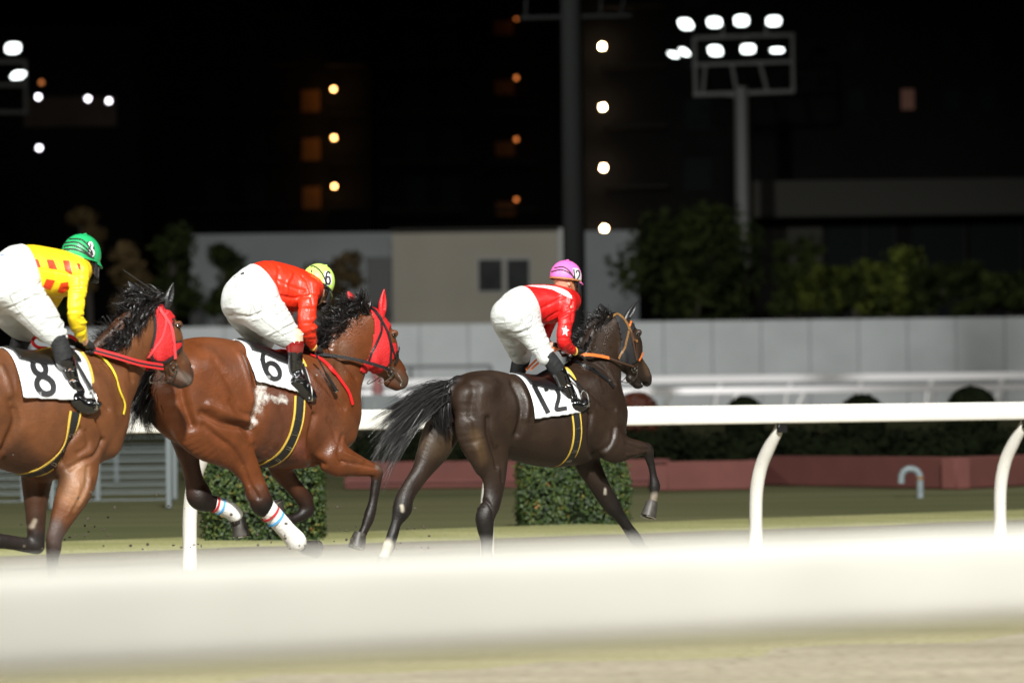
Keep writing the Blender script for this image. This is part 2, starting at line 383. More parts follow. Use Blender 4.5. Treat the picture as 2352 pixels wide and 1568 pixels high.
def segdist(P, poly):
    poly = np.asarray(poly, float); best = np.full(len(P), 9.0)
    for a, b in zip(poly[:-1], poly[1:]):
        d = b-a; t = np.clip(((P-a)@d)/(d@d+1e-12), 0, 1); best = np.minimum(best, np.linalg.norm(P-a-t[:, None]*d, axis=1))
    return best
DIG = {'1': [[(0.5, 0), (0.5, 1)]],
 '2': [[(.06, .24), (.12, .1), (.3, .01), (.55, -.01), (.8, .07), (.93, .24), (.88, .42), (.62, .62), (.3, .8), (.06, .98), (.5, .985), (.97, .98)]],
 '6': [[(.9, .12), (.7, .01), (.45, 0), (.2, .14), (.07, .4), (.06, .68), (.2, .92), (.5, 1.0), (.8, .92), (.94, .7), (.82, .48), (.52, .4), (.24, .48), (.1, .62)]],
 '8': [[(.5, .46), (.2, .36), (.12, .2), (.25, .05), (.5, 0), (.75, .05), (.88, .2), (.8, .36), (.5, .46)], [(.5, .46), (.16, .58), (.05, .75), (.2, .94), (.5, 1), (.8, .94), (.95, .75), (.84, .58), (.5, .46)]],
 '0': [[(.5, 0), (.15, .12), (.05, .5), (.15, .88), (.5, 1), (.85, .88), (.95, .5), (.85, .12), (.5, 0)]],
 'R': [[(.1, 1), (.1, 0), (.6, 0), (.88, .12), (.85, .38), (.6, .5), (.1, .5)], [(.5, .5), (.92, 1)]]}
def radial(F, xc, zc, phi, side=-1, rmax=.6):
    """first surface hit coming inwards, for each angle from straight up"""
    xc = np.ones(len(phi))*xc; out = []
    for x, a in zip(xc, phi):
        d = Vector((0, side*math.sin(a), math.cos(a))); h = F.b.ray_cast(Vector((x, 0, zc))+d*.75, -d, .74)
        out.append(h[0] if h[0] is not None else Vector((x, 0, zc))+d*.25)
    return np.array(out, float)
def blanket(F, xs, zc, zb, off, ns=26, ntt=30, flare=0.0, bow=0.0):
    """cloth over the back: xs = (rear, front); zb = bottom height rear/front; both sides as one sheet"""
    V = []; 
    for i in range(ns):
        s = i/(ns-1); ph = np.linspace(0, 2.3, 90); half = {}
        for sd in (-1, 1):
            x = xs[0]+(xs[1]-xs[0])*s+np.linspace(0, 1, 90)*bow*(s-.5)
            p = radial(F, x, zc, ph, sd); n = grad(F, p); zbot = zb[0]+(zb[1]-zb[0])*s if not isinstance(zb, float) else F.b.ray_cast(Vector((xs[0]+(xs[1]-xs[0])*s, 0, zc+.7)), Vector((0, 0, -1)))[0][2]-zb*(.75+.5*s)
            p = p+n*off; j = np.argmax(p[:, 2] < zbot); j = 89 if j == 0 else j
            t = np.linspace(0, j, ntt); q = np.stack([np.interp(t, np.arange(90), p[:, k]) for k in range(3)], 1)
            tt = (np.linspace(0, 1, ntt)**2); q[:, 1] += sd*flare*tt*(1-s*.7)+sd*.006*np.sin(s*9+2)*tt; half[sd] = q
        V.append(np.vstack([half[-1][::-1], half[1][1:]]))
    V = np.array(V); m = V.shape[1]
    return V.reshape(-1, 3), [(i*m+k, i*m+k+1, (i+1)*m+k+1, (i+1)*m+k) for i in range(ns-1) for k in range(m-1)]
def hairs(name, fr, c, root, mid, tip, n, mat_, parent, lat=(0, 0, 0), rj=.012, mj=.02, tj=.05, wd=.004, segs=9, curl=.008, lift=0.0, body=None):
    """strands growing from the root line through the mid line to the tip line (each a list of crop points)"""
    mb_v, mb_f = [], []; A = [np.array([fr.plane(c, *p, la) for p in dens(L_, fr.pxm(c)*.02)]) for L_, la in zip((root, mid, tip), lat)]
    rng = np.random.RandomState(abs(hash(name)) % 1000 if False else len(root)*17+n)
    nc = max(12, n//28); ct_, cr, cm, ce, cph, cfq, cln = rng.rand(nc), rng.randn(nc, 3)*rj*np.array([.5, 1, .5]), rng.randn(nc, 3)*mj, rng.randn(nc, 3)*tj, rng.rand(nc)*6.3, 2+rng.rand(nc)*3, .6+.4*rng.rand(nc)
    g = lambda Q, s: np.array([np.interp(s*(len(Q)-1), np.arange(len(Q)), Q[:, k]) for k in range(3)])
    ce += rng.randn(nc, 3)*0; ctt = np.clip(ct_+rng.randn(nc)*.07, 0, 1)
    for i in range(n):
        q = rng.randint(nc); sp_ = .5 if rng.rand() < .85 else 1.3
        t = np.clip(ct_[q]+rng.randn()*.02, 0, 1); t2 = np.clip(ctt[q]+rng.randn()*.015, 0, 1); t3 = np.clip(ctt[q]*.8+ct_[q]*.2+rng.randn()*.012, 0, 1)
        p0 = g(A[0], t)+cr[q]+rng.randn(3)*rj*.5; p1 = g(A[1], t2)+cm[q]+rng.randn(3)*mj*sp_; p2 = g(A[2], t3)+ce[q]+rng.randn(3)*tj*sp_*.8
        ln = cln[q]*(.8+.2*rng.rand()); s = np.linspace(0, 1, segs)[:, None]*ln
        P = (1-s)**2*p0+2*s*(1-s)*(2*p1-.5*p0-.5*p2)+s*s*p2
        ph = cph[q]+rng.randn()*.15; fq = cfq[q]; P = P+curl*s*np.stack([np.sin(s[:, 0]*fq+ph), np.cos(s[:, 0]*fq*.8+ph), np.sin(s[:, 0]*fq*1.2+ph+1)], 1)
        W = rng.randn(3); W /= np.linalg.norm(W); T = np.gradient(P, axis=0); W = np.cross(T, W); W /= np.linalg.norm(W, axis=1)[:, None]+1e-9
        r = wd*(1-.85*np.linspace(0, 1, segs)**1.5)[:, None]*(.6+.8*rng.rand()); b = len(mb_v)//1
        base = len(mb_v); mb_v += list(P-W*r/2)+list(P+W*r/2)
        mb_f += [(base+j, base+j+1, base+segs+j+1, base+segs+j) for j in range(segs-1)]
    return mkmesh(name, np.array(mb_v), np.array(mb_f), mat_, parent, True)
# ------------------------------------------------------------------ racehorse
def racehorse(cfg):
    fr = Frame(cfg['px'], cfg['D']); c = cfg['c']; ck, dk = np.array(cfg['coat']), np.array(cfg['dark'])
    root = empty('racehorse', fr.o, fr.h, cfg['label'], 'horse', 'galloping racehorses')
    mixc = lambda l: [ck*(1-t)+dk*t for t in l]
    ch = []
    t = cfg['torso']; ch.append(limb(fr, c, 0, [p[:4] for p in t], [p[4] for p in t], k=.05, cols=mixc([0]*len(t)), sub=5, tag='torso'))
    t = cfg['neck']; ch.append(limb(fr, c, 0, [p[:4] for p in t], [p[4] for p in t], k=.06, cols=mixc([0]*len(t)), sub=5, tag='neck'))
    t = cfg['head']; ch.append(limb(fr, c, cfg.get('headlat', 0), [p[:4] for p in t], [p[4] for p in t], k=.03, cols=mixc(cfg.get('headdark', [0]*len(t))), sub=4, tag='head'))
    for a in cfg['limbs']:
        ch.append(limb(fr, c, a['lat'], a['pairs'], a.get('b', .85), k=a.get('k', .04), cols=mixc(a.get('cols', [0]*len(a['pairs']))), sub=4))
    for a in cfg['balls']:
        for s in ((1, -1) if a.get('mir') else (1,)):
            p = fr.plane(c, a['p'][0], a['p'][1], a['lat']); q = fr.plane(c, a['q'][0], a['q'][1], a.get('qlat', a['lat'])) if 'q' in a else p+[.002, 0, 0]
            sg = np.array([1, s, 1]); dkk = a.get('dark', 0)
            ch.append(Chain([p*sg, q*sg], [a['r'], a.get('r2', a['r'])], [a.get('b', a['r']), a.get('b2', a.get('b', a['r']))], k=a.get('k', .03), col=mixc([dkk, dkk]), sub=2))
    body = Body(ch)
    v, f = body.mesh(cfg.get('h', .010)); N = vnormals(v, f)
    # sculpted grooves and muscle edges
    for st in cfg['strokes']:
        lat = st.get('lat', -.2); P2 = np.array([fr.plane(c, *p, lat) for p in dens(st['pts'], fr.pxm(c)*.03)])[:, [0, 2]]
        d = segdist(v[:, [0, 2]], P2); side = (v[:, 1]*np.sign(lat) > -.01) if not st.get('both') else np.ones(len(v), bool)
        if 'ymin' in st: side &= np.abs(v[:, 1]) > st['ymin']
        v = v+N*(side*st['d']*1.35*np.exp(-(d/st['w'])**2))[:, None]
    N = vnormals(v, f); F = body.surf = Surf(v, f); cols = body.colors(v); wet = np.zeros(len(v)); foam = np.zeros(len(v))
    for (pts, lat, wd, amt) in cfg.get('wet', []):
        P2 = np.array([fr.plane(c, *p, lat) for p in pts])[:, [0, 2]]; wet = np.maximum(wet, amt*np.exp(-(segdist(v[:, [0, 2]], P2)/wd)**2)*(v[:, 1] < .05))
    for (pts, lat, wd, amt) in cfg.get('foam', []):
        P2 = np.array([fr.plane(c, *p, lat) for p in pts])[:, [0, 2]]; foam = np.maximum(foam, amt*np.exp(-(segdist(v[:, [0, 2]], P2)/wd)**2)*(v[:, 1] < 0))
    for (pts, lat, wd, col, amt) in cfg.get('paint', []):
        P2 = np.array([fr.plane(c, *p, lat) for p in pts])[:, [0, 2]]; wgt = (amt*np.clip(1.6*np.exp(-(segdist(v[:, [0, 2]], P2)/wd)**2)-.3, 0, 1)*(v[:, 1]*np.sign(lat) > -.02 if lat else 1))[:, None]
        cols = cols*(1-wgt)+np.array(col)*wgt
    mkmesh('body', v, f, cfg['mat'], root, cols=cols, attrs={'wet': wet, 'foam': foam})
    # hooves with racing plates
    for hf in cfg['hooves']:
        p0 = fr.plane(c, *hf[0], hf[2]); p1 = fr.plane(c, *hf[1], hf[2]); d = p1-p0; L = np.linalg.norm(d); d /= L; r = hf[3]; sd = np.array(hf[4] if len(hf) > 4 else (.6, 0, -.8), float); sd /= np.linalg.norm(sd)
        mb = MB(); mb.tube([p0-d*.012, p0, p0+d*L*.5, p0+d*L*.97, p0+d*L], [r*.70, r*.76, r*.9, r, r*.93], n=20, ry=[r*.62, r*.7, r*.82, r*.92, r*.86]); ho = sharp(mb.build('hoof', M['hoof'], root), 50)
        e1 = np.cross(d, [0, 1, 0]); e1 /= np.linalg.norm(e1); e2 = np.cross(d, e1); a = np.linspace(-2.5, 2.5, 18)
        mb = MB(); mb.tube([p0+d*(L+.004)+(e1*math.cos(x)*r*.84+e2*math.sin(x)*r*.78) for x in a], .0075, n=6); mb.build('horseshoe', M['metal'], ho)
    # ears, eyes
    for e in cfg['ears']:
        p = fr.plane(c, *e['p'], e['lat']); q = fr.plane(c, *e['q'], e.get('qlat', e['lat'])); d = q-p
        n1 = np.array([0, 1.0, 0]) if abs(d[1]) < .08 else np.array([1.0, 0, 0])
        cc = Chain([p-d*.12, p+d*.15, p+d*.45, p+d*.8, p+d], list(np.array([.022, .030, .030, .016, .004])*(1.35 if e['lat'] > 0 else 1)), [.018, .021, .018, .009, .003], va=np.cross(d, n1)/np.linalg.norm(np.cross(d, n1)), vb=n1, k=.02, sub=3)
        s0 = np.array(e.get('open', (.5, -.8, .2)), float)*.014
        cut = Chain([p+d*.2+s0, p+d*.5+s0, p+d*.85+s0*.6], [.016, .016, .006], [.012, .012, .004], k=.006, sub=3)
        vv, ff = Body([cc], [cut] if e['lat'] < 0 else []).mesh(.004); mkmesh('ear', vv, ff, e['mat'], root)
    for sgn in (1, -1):
        ep = pick(fr, F, [cfg['eye']], c)[0]; g = grad(F, ep[None])[0]; s3 = np.array([1, sgn, 1]); ec = (ep-g*.010)*s3
        MB().sphere(ec, (.021, .016, .018), 16, 10).build('eye', M['eye'], root)
        mb = MB(); a = np.linspace(.1, math.pi-.1, 12); mb.tube([ec+np.array([math.cos(x)*.025, sgn*-.0145*math.sin(x), math.sin(x)*.016+.002]) for x in a], .006, n=6); mb.build('eyelid', cfg['lidmat'], root)
    return fr, root, body, (v, f, N, cols)
print('lib loaded')
M['coat12'] = coat_mat('dark_brown_coat', .48); M['coat6'] = coat_mat('bay_coat', .46); M['coat8'] = coat_mat('light_bay_coat', .48)
M['ear_red'] = mat('red_ear_cover', (.52, .010, .014), .5, bump=.2, bscale=90)
M['ear_black'] = mat('black_ear_cover', (.012, .012, .014), .4, bump=.2, bscale=90)
M['lid12'] = mat('dark_skin', (.022, .016, .013), .45); M['lid6'] = mat('brown_skin', (.07, .03, .015), .45)

H12 = dict(c='A', px=1250, D=31.35, h=.010, mat=M['coat12'], lidmat=M['lid12'], coat=(.026, .0142, .0085), dark=(.010, .008, .0075),
    label='dark brown racehorse with black eye hood galloping in front, cloth numbered 12', eye=(1508, 447),
    torso=[(585, 665, 590, 830, .10), (625, 634, 640, 960, .20), (710, 628, 730, 1050, .255), (800, 645, 805, 1070, .26), (880, 662, 880, 1098, .265), (970, 672, 960, 1122, .285), (1060, 655, 1055, 1137, .285), (1140, 612, 1140, 1130, .26), (1210, 590, 1230, 1108, .225), (1285, 640, 1300, 1095, .19), (1345, 740, 1360, 1050, .14)],
    neck=[(1130, 610, 1320, 930, .15), (1175, 520, 1378, 800, .115), (1215, 450, 1380, 705, .088), (1262, 385, 1388, 630, .075), (1315, 335, 1400, 560, .070), (1350, 322, 1410, 500, .062)],
    head=[(1415, 330, 1360, 430, .072), (1470, 368, 1380, 500, .088), (1508, 430, 1385, 570, .095), (1518, 510, 1395, 620, .082), (1538, 565, 1432, 642, .062), (1562, 605, 1478, 662, .052), (1576, 645, 1512, 680, .048), (1574, 680, 1530, 700, .040)], headdark=[0, 0, 0, 0, .1, .3, .6, .8],
    limbs=[
     dict(lat=-.145, b=[.13, .13, .115, .085, .065, .055, .05, .9, .9, .9, .95, .95, .95], k=.05, cols=[0, 0, 0, 0, 0, .2, .5, .7, .9, 1, 1, 1, 1],
      pairs=[(548, 735, 800, 760), (528, 850, 865, 900), (535, 930, 868, 975), (585, 1030, 862, 1050), (640, 1110, 845, 1110), (683, 1190, 825, 1190), (692, 1270, 806, 1270), (682, 1335, 785, 1330), (656, 1400, 757, 1385), (662, 1450, 752, 1445), (680, 1510, 748, 1505), (686, 1580, 744, 1578), (682, 1640, 760, 1635)]),
     dict(lat=-.15, k=.02, cols=[1, 1], pairs=[(690, 1640, 752, 1640), (712, 1690, 775, 1670)]),
     dict(lat=.15, b=[.12, .11, .10, .075, .06, .05, .9, .9, .9, .95, .95], k=.05, cols=[0, 0, 0, 0, .1, .3, .6, .9, 1, 1, 1],
      pairs=[(480, 740, 640, 760), (400, 880, 580, 960), (368, 960, 540, 1050), (340, 1060, 485, 1110), (318, 1150, 425, 1165), (268, 1240, 365, 1240), (236, 1290, 332, 1310), (222, 1345, 322, 1365), (214, 1420, 272, 1425), (194, 1480, 252, 1490), (176, 1535, 234, 1548)]),
     dict(lat=.15, k=.02, cols=[1, 1, 1], pairs=[(172, 1550, 236, 1550), (160, 1580, 218, 1590), (150, 1600, 210, 1615)]),
     dict(lat=-.155, b=[.075, .07, .062, .052, .046, .9], k=.05, cols=[0, 0, 0, 0, .3, .6],
      pairs=[(1405, 915, 1300, 1090), (1432, 955, 1362, 1108), (1470, 980, 1435, 1092), (1510, 992, 1490, 1078), (1548, 1005, 1530, 1066), (1572, 1022, 1545, 1078)]),
     dict(lat=-.155, b=.85, k=.02, cols=[.6, 1, 1, 1, 1, 1, 1], pairs=[(1528, 1040, 1578, 1020), (1536, 1080, 1588, 1070), (1556, 1130, 1597, 1125), (1565, 1180, 1606, 1175), (1563, 1235, 1624, 1230), (1566, 1262, 1618, 1262), (1562, 1305, 1606, 1310)]),
     dict(lat=.13, b=[.08, .07, .9, .9, .9, .9, .9, .9, .9], k=.05, cols=[0, .1, .4, .7, .9, 1, 1, 1, 1],
      pairs=[(1140, 1040, 1330, 1040), (1165, 1120, 1318, 1100), (1228, 1205, 1342, 1185), (1285, 1295, 1382, 1270), (1330, 1358, 1415, 1318), (1375, 1400, 1432, 1362), (1420, 1455, 1470, 1425), (1462, 1528, 1520, 1488), (1490, 1560, 1548, 1540)])],
    balls=[dict(p=(640, 760), q=(700, 900), lat=-.12, r=.17, b=.12, mir=0, k=.06), dict(p=(610, 740), q=(640, 820), lat=.10, r=.13, b=.11, k=.06),
     dict(p=(1235, 720), q=(1345, 860), lat=-.115, r=.12, r2=.10, b=.07, mir=1, k=.05), dict(p=(1345, 860), q=(1290, 990), lat=-.125, r=.10, r2=.10, b=.065, mir=1, k=.04),
     dict(p=(1370, 900), q=(1385, 970), lat=-.07, r=.085, b=.07, mir=1, k=.05),
     dict(p=(1512, 430), lat=-.070, r=.025, b=.020, mir=1, k=.02), dict(p=(1420, 560), lat=-.05, r=.07, b=.035, mir=1, k=.03),
     dict(p=(1462, 672), q=(1500, 704), lat=0, r=.032, r2=.030, b=.034, k=.02, dark=.6), dict(p=(1500, 704), q=(1515, 708), lat=0, r=.024, b=.03, k=.02, dark=.8),
     dict(p=(560, 690), q=(470, 735), lat=.0, r=.05, r2=.03, k=.05, dark=1), dict(p=(1325, 328), q=(1255, 390), lat=.015, r=.022, b=.018, dark=1, k=.01), dict(p=(1255, 390), q=(1205, 470), lat=.02, r=.026, b=.022, dark=1, k=.01), dict(p=(1205, 470), q=(1150, 560), lat=.02, r=.03, b=.025, dark=1, k=.01)],
    strokes=[dict(pts=[(690, 880), (700, 960), (745, 1060), (770, 1130)], w=.022, d=-.020, lat=-.2), dict(pts=[(620, 900), (640, 1000), (690, 1120), (700, 1200)], w=.03, d=.014, lat=-.2),
     dict(pts=[(760, 1040), (790, 1120), (800, 1200)], w=.02, d=-.010, lat=-.2), dict(pts=[(700, 1290), (725, 1350), (735, 1420)], w=.012, d=-.010, lat=-.17), dict(pts=[(670, 1290), (690, 1350)], w=.01, d=.005, lat=-.17),
     dict(pts=[(870, 700), (885, 800), (880, 900), (872, 960)], w=.03, d=-.024, lat=-.22), dict(pts=[(905, 700), (915, 800), (905, 880)], w=.022, d=.010, lat=-.22),
     dict(pts=[(1235, 860), (1232, 960), (1270, 1040), (1330, 1090)], w=.022, d=-.018, lat=-.2), dict(pts=[(1370, 930), (1345, 1010), (1300, 1060)], w=.018, d=-.010, lat=-.18),
     dict(pts=[(1240, 740), (1300, 800), (1375, 830)], w=.02, d=-.008, lat=-.18), dict(pts=[(1420, 1010), (1500, 1040), (1545, 1040)], w=.010, d=-.007, lat=-.17), dict(pts=[(1430, 1070), (1500, 1062)], w=.01, d=.006, lat=-.17),
     dict(pts=[(1240, 560), (1320, 620), (1370, 700)], w=.02, d=-.010, lat=-.1), dict(pts=[(1300, 420), (1260, 520), (1230, 600)], w=.03, d=.012, lat=-.1),
     dict(pts=[(556, 700), (540, 850), (560, 1000)], w=.04, d=-.020, lat=-.01, both=1), dict(pts=[(1478, 470), (1500, 540), (1530, 580)], w=.012, d=-.006, lat=-.06), dict(pts=[(1410, 500), (1430, 600)], w=.02, d=.006, lat=-.06),
     dict(pts=[(1571, 640), (1573, 652)], w=.010, d=-.016, lat=-.04), dict(pts=[(1510, 690), (1560, 700)], w=.007, d=-.012, lat=-.04)],
    wet=[([(1240, 560), (1330, 520), (1370, 440)], -.1, .10, 1), ([(1200, 620), (1360, 660)], -.1, .08, .8), ([(930, 760), (980, 860), (900, 900)], -.22, .05, .5), ([(1300, 800), (1380, 900)], -.2, .12, .5)],
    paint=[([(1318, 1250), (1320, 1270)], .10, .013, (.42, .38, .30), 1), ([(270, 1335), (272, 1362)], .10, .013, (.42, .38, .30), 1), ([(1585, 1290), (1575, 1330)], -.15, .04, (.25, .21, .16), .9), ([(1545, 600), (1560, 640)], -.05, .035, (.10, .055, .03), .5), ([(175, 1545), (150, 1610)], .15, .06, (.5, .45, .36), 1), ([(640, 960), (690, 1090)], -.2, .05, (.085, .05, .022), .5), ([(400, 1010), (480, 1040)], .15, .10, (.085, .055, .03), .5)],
    hooves=[((1578, 1318), (1560, 1392), -.155, .062), ((735, 1668), (775, 1735), -.15, .062), ((175, 1612), (165, 1680), .15, .060), ((1520, 1560), (1580, 1625), .13, .060)],
    ears=[dict(p=(1325, 335), q=(1308, 280), lat=.05, qlat=.075, mat=M['ear_black']), dict(p=(1440, 368), q=(1505, 262), lat=-.06, qlat=-.07, mat=M['ear_black'])])

H6 = dict(c='B', px=600, D=27.5, h=.010, mat=M['coat6'], lidmat=M['lid6'], coat=(.128, .036, .010), dark=(.011, .007, .006),
    label='red bay racehorse with bright red hood and ears, cloth numbered 6, in the middle', eye=(1412, 430),
    torso=[(262, 560, 268, 760, .11), (300, 490, 305, 880, .20), (360, 450, 370, 960, .255), (440, 437, 450, 1000, .265), (530, 446, 560, 1020, .265), (620, 472, 650, 1030, .26), (720, 505, 720, 1055, .275), (820, 522, 800, 1090, .28), (900, 512, 890, 1098, .265), (970, 508, 985, 1096, .235), (1050, 560, 1075, 1085, .20), (1125, 670, 1135, 1040, .15)],
    neck=[(925, 560, 1110, 920, .15), (1010, 480, 1190, 800, .12), (1085, 420, 1212, 705, .095), (1155, 345, 1235, 615, .082), (1215, 295, 1258, 550, .076), (1275, 272, 1290, 500, .068)],
    head=[(1325, 295, 1262, 400, .074), (1388, 362, 1270, 500, .088), (1418, 425, 1262, 560, .095), (1428, 490, 1282, 600, .082), (1448, 540, 1330, 625, .062), (1474, 582, 1368, 652, .052), (1487, 622, 1398, 672, .048), (1482, 655, 1415, 680, .042)], headdark=[0, 0, 0, .1, .2, .3, .55, .8],
    limbs=[
     dict(lat=-.15, b=[.13, .14, .125, .10, .075, .06, .052, .9, .9, .95, .95, .95, .95, .95], k=.05, cols=[0, 0, 0, 0, 0, 0, .1, .5, 1, 1, 1, 1, 1, 1],
      pairs=[(258, 640, 560, 600), (262, 800, 700, 830), (330, 900, 712, 900), (440, 985, 705, 945), (540, 1045, 722, 1010), (608, 1105, 745, 1090), (652, 1170, 768, 1160), (672, 1225, 788, 1215), (690, 1280, 808, 1262), (745, 1330, 822, 1290), (800, 1385, 868, 1335), (850, 1440, 912, 1385), (880, 1480, 958, 1430), (915, 1500, 968, 1455)]),
     dict(lat=.15, b=[.11, .11, .10, .08, .07, .06, .9, .9, .95, .95, .95], k=.05, cols=[0, .1, .3, .5, .7, .8, 1, 1, 1, 1, 1],
      pairs=[(255, 700, 480, 700), (270, 880, 470, 880), (310, 980, 440, 980), (342, 1060, 432, 1060), (362, 1140, 448, 1130), (364, 1200, 478, 1180), (372, 1248, 500, 1222), (420, 1285, 508, 1240), (490, 1300, 545, 1248), (555, 1328, 605, 1272), (598, 1352, 630, 1300)]),
     dict(lat=.15, k=.02, cols=[1, 1], pairs=[(600, 1355, 640, 1310), (600, 1390, 665, 1345)]),
     dict(lat=-.16, b=[.078, .072, .064, .055, .048, .9], k=.05, cols=[0, 0, 0, 0, .1, .7],
      pairs=[(1165, 955, 1020, 1085), (1205, 1000, 1075, 1110), (1250, 1032, 1160, 1118), (1292, 1058, 1225, 1124), (1330, 1078, 1282, 1128), (1350, 1100, 1310, 1142)]),
     dict(lat=-.16, b=.85, k=.02, cols=[.7, 1, 1, 1, 1, 1, 1, 1], pairs=[(1286, 1110, 1352, 1090), (1296, 1145, 1354, 1138), (1290, 1205, 1343, 1200), (1283, 1260, 1332, 1262), (1262, 1325, 1322, 1322), (1252, 1360, 1308, 1362), (1240, 1400, 1286, 1405), (1225, 1428, 1275, 1430)]),
     dict(lat=.13, b=[.08, .075, .9, .9, .9, .9], k=.05, cols=[.2, .3, .6, .8, .9, 1], pairs=[(760, 1050, 930, 1050), (790, 1105, 905, 1100), (862, 1190, 945, 1165), (905, 1240, 985, 1215), (930, 1275, 1010, 1258), (945, 1305, 1012, 1300)]),
     dict(lat=.13, b=.85, k=.02, cols=[1, 1, 1, 1, 1], pairs=[(955, 1275, 1000, 1335), (925, 1310, 965, 1352), (890, 1330, 920, 1368), (855, 1325, 885, 1385), (825, 1310, 850, 1350)])],
    balls=[dict(p=(380, 600), q=(470, 760), lat=-.12, r=.18, b=.13, k=.06), dict(p=(360, 600), q=(420, 720), lat=.11, r=.16, b=.13, k=.06), dict(p=(640, 800), lat=-.17, r=.09, b=.07, k=.05),
     dict(p=(1010, 620), q=(1120, 800), lat=-.12, r=.12, r2=.10, b=.07, mir=1, k=.05), dict(p=(1130, 820), q=(1070, 980), lat=-.13, r=.105, r2=.10, b=.065, mir=1, k=.04),
     dict(p=(1145, 860), q=(1160, 930), lat=-.07, r=.085, b=.07, mir=1, k=.05),
     dict(p=(1418, 418), lat=-.070, r=.026, b=.020, mir=1, k=.02), dict(p=(1310, 545), lat=-.05, r=.075, b=.035, mir=1, k=.03),
     dict(p=(1385, 665), q=(1425, 684), lat=0, r=.034, r2=.030, b=.034, k=.02, dark=.6), dict(p=(255, 600), q=(200, 670), lat=0, r=.05, r2=.03, k=.05, dark=1), dict(p=(1285, 275), q=(1200, 310), lat=.01, r=.028, b=.022, dark=1, k=.01), dict(p=(1200, 310), q=(1110, 390), lat=.015, r=.034, b=.026, dark=1, k=.01), dict(p=(1110, 390), q=(1010, 480), lat=.015, r=.036, b=.028, dark=1, k=.01)],
    strokes=[dict(pts=[(420, 820), (520, 870), (620, 885), (680, 905)], w=.028, d=-.022, lat=-.2), dict(pts=[(450, 780), (560, 830), (660, 850)], w=.03, d=.014, lat=-.2), dict(pts=[(430, 880), (500, 940), (590, 1000), (650, 1080)], w=.022, d=-.014, lat=-.2),
     dict(pts=[(700, 520), (712, 640), (722, 760), (706, 850)], w=.03, d=-.024, lat=-.22), dict(pts=[(650, 520), (665, 640), (690, 760)], w=.02, d=.010, lat=-.22), dict(pts=[(500, 560), (560, 660), (600, 760)], w=.03, d=-.007, lat=-.22),
     dict(pts=[(560, 760), (610, 820), (680, 830)], w=.02, d=-.010, lat=-.2), dict(pts=[(620, 905), (660, 960), (700, 960)], w=.02, d=.008, lat=-.2), dict(pts=[(655, 1100), (690, 1180), (720, 1240)], w=.014, d=-.010, lat=-.18), dict(pts=[(690, 1190), (700, 1250)], w=.012, d=.007, lat=-.18),
     dict(pts=[(985, 830), (975, 940), (1010, 1030), (1060, 1080)], w=.022, d=-.020, lat=-.2), dict(pts=[(1150, 930), (1110, 1010), (1130, 1060)], w=.018, d=-.010, lat=-.18), dict(pts=[(1010, 640), (1080, 720), (1150, 790)], w=.018, d=-.008, lat=-.18), dict(pts=[(1060, 850), (1100, 900), (1110, 960)], w=.02, d=-.008, lat=-.18),
     dict(pts=[(1130, 1060), (1220, 1075), (1310, 1090)], w=.010, d=-.009, lat=-.18), dict(pts=[(1150, 1020), (1240, 1055)], w=.012, d=.005, lat=-.18), dict(pts=[(1090, 480), (1160, 560), (1220, 640)], w=.02, d=-.010, lat=-.1), dict(pts=[(1140, 430), (1100, 540), (1060, 600)], w=.03, d=.012, lat=-.1),
     dict(pts=[(240, 620), (262, 760), (300, 880)], w=.03, d=-.03, lat=-.01, both=1), dict(pts=[(1385, 500), (1410, 570), (1440, 600)], w=.012, d=-.006, lat=-.06), dict(pts=[(1483, 612), (1485, 624)], w=.010, d=-.018, lat=-.04), dict(pts=[(1385, 615), (1430, 655), (1455, 680)], w=.007, d=-.012, lat=-.04),
     dict(pts=[(900, 900), (920, 980), (900, 1050)], w=.014, d=-.006, lat=-.22), dict(pts=[(760, 800), (800, 900), (800, 1000)], w=.02, d=-.004, lat=-.24), dict(pts=[(830, 800), (860, 900), (850, 1000)], w=.02, d=-.004, lat=-.24)],
    wet=[([(1080, 500), (1200, 420), (1240, 340)], -.1, .10, 1), ([(1120, 620), (1200, 640)], -.1, .08, 1), ([(1000, 640), (1080, 760), (1140, 860)], -.2, .11, .9), ([(690, 540), (725, 700), (700, 860)], -.22, .05, .9), ([(800, 800), (800, 1000)], -.2, .14, .6), ([(1100, 1000), (1300, 1080)], -.2, .09, .5), ([(400, 560), (520, 600), (480, 760)], -.2, .20, .25)],
    foam=[([(748, 680), (728, 780), (705, 880)], -.24, .075, .58), ([(750, 730), (800, 745), (850, 750)], -.24, .075, .60), ([(990, 610), (1025, 628)], -.2, .018, .5), ([(1150, 580), (1200, 590)], -.1, .03, .38), ([(1420, 612), (1450, 655), (1452, 680)], -.04, .010, .6)],
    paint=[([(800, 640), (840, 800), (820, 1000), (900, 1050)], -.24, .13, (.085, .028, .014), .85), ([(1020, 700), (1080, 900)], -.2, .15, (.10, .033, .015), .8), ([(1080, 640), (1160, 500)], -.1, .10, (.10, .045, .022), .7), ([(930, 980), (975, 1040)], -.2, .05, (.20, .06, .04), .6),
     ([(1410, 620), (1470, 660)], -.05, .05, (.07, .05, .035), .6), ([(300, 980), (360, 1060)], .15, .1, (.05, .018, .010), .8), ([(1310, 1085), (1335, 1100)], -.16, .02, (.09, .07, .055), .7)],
    hooves=[((960, 1490), (1030, 1500), -.15, .060), ((632, 1350), (645, 1430), .15, .060), ((1240, 1425), (1225, 1490), -.16, .060), ((835, 1315), (815, 1268), .13, .055)],
    ears=[dict(p=(1215, 285), q=(1182, 208), lat=.055, qlat=.075, mat=M['ear_red']), dict(p=(1350, 322), q=(1363, 196), lat=-.06, qlat=-.07, mat=M['ear_red'])])

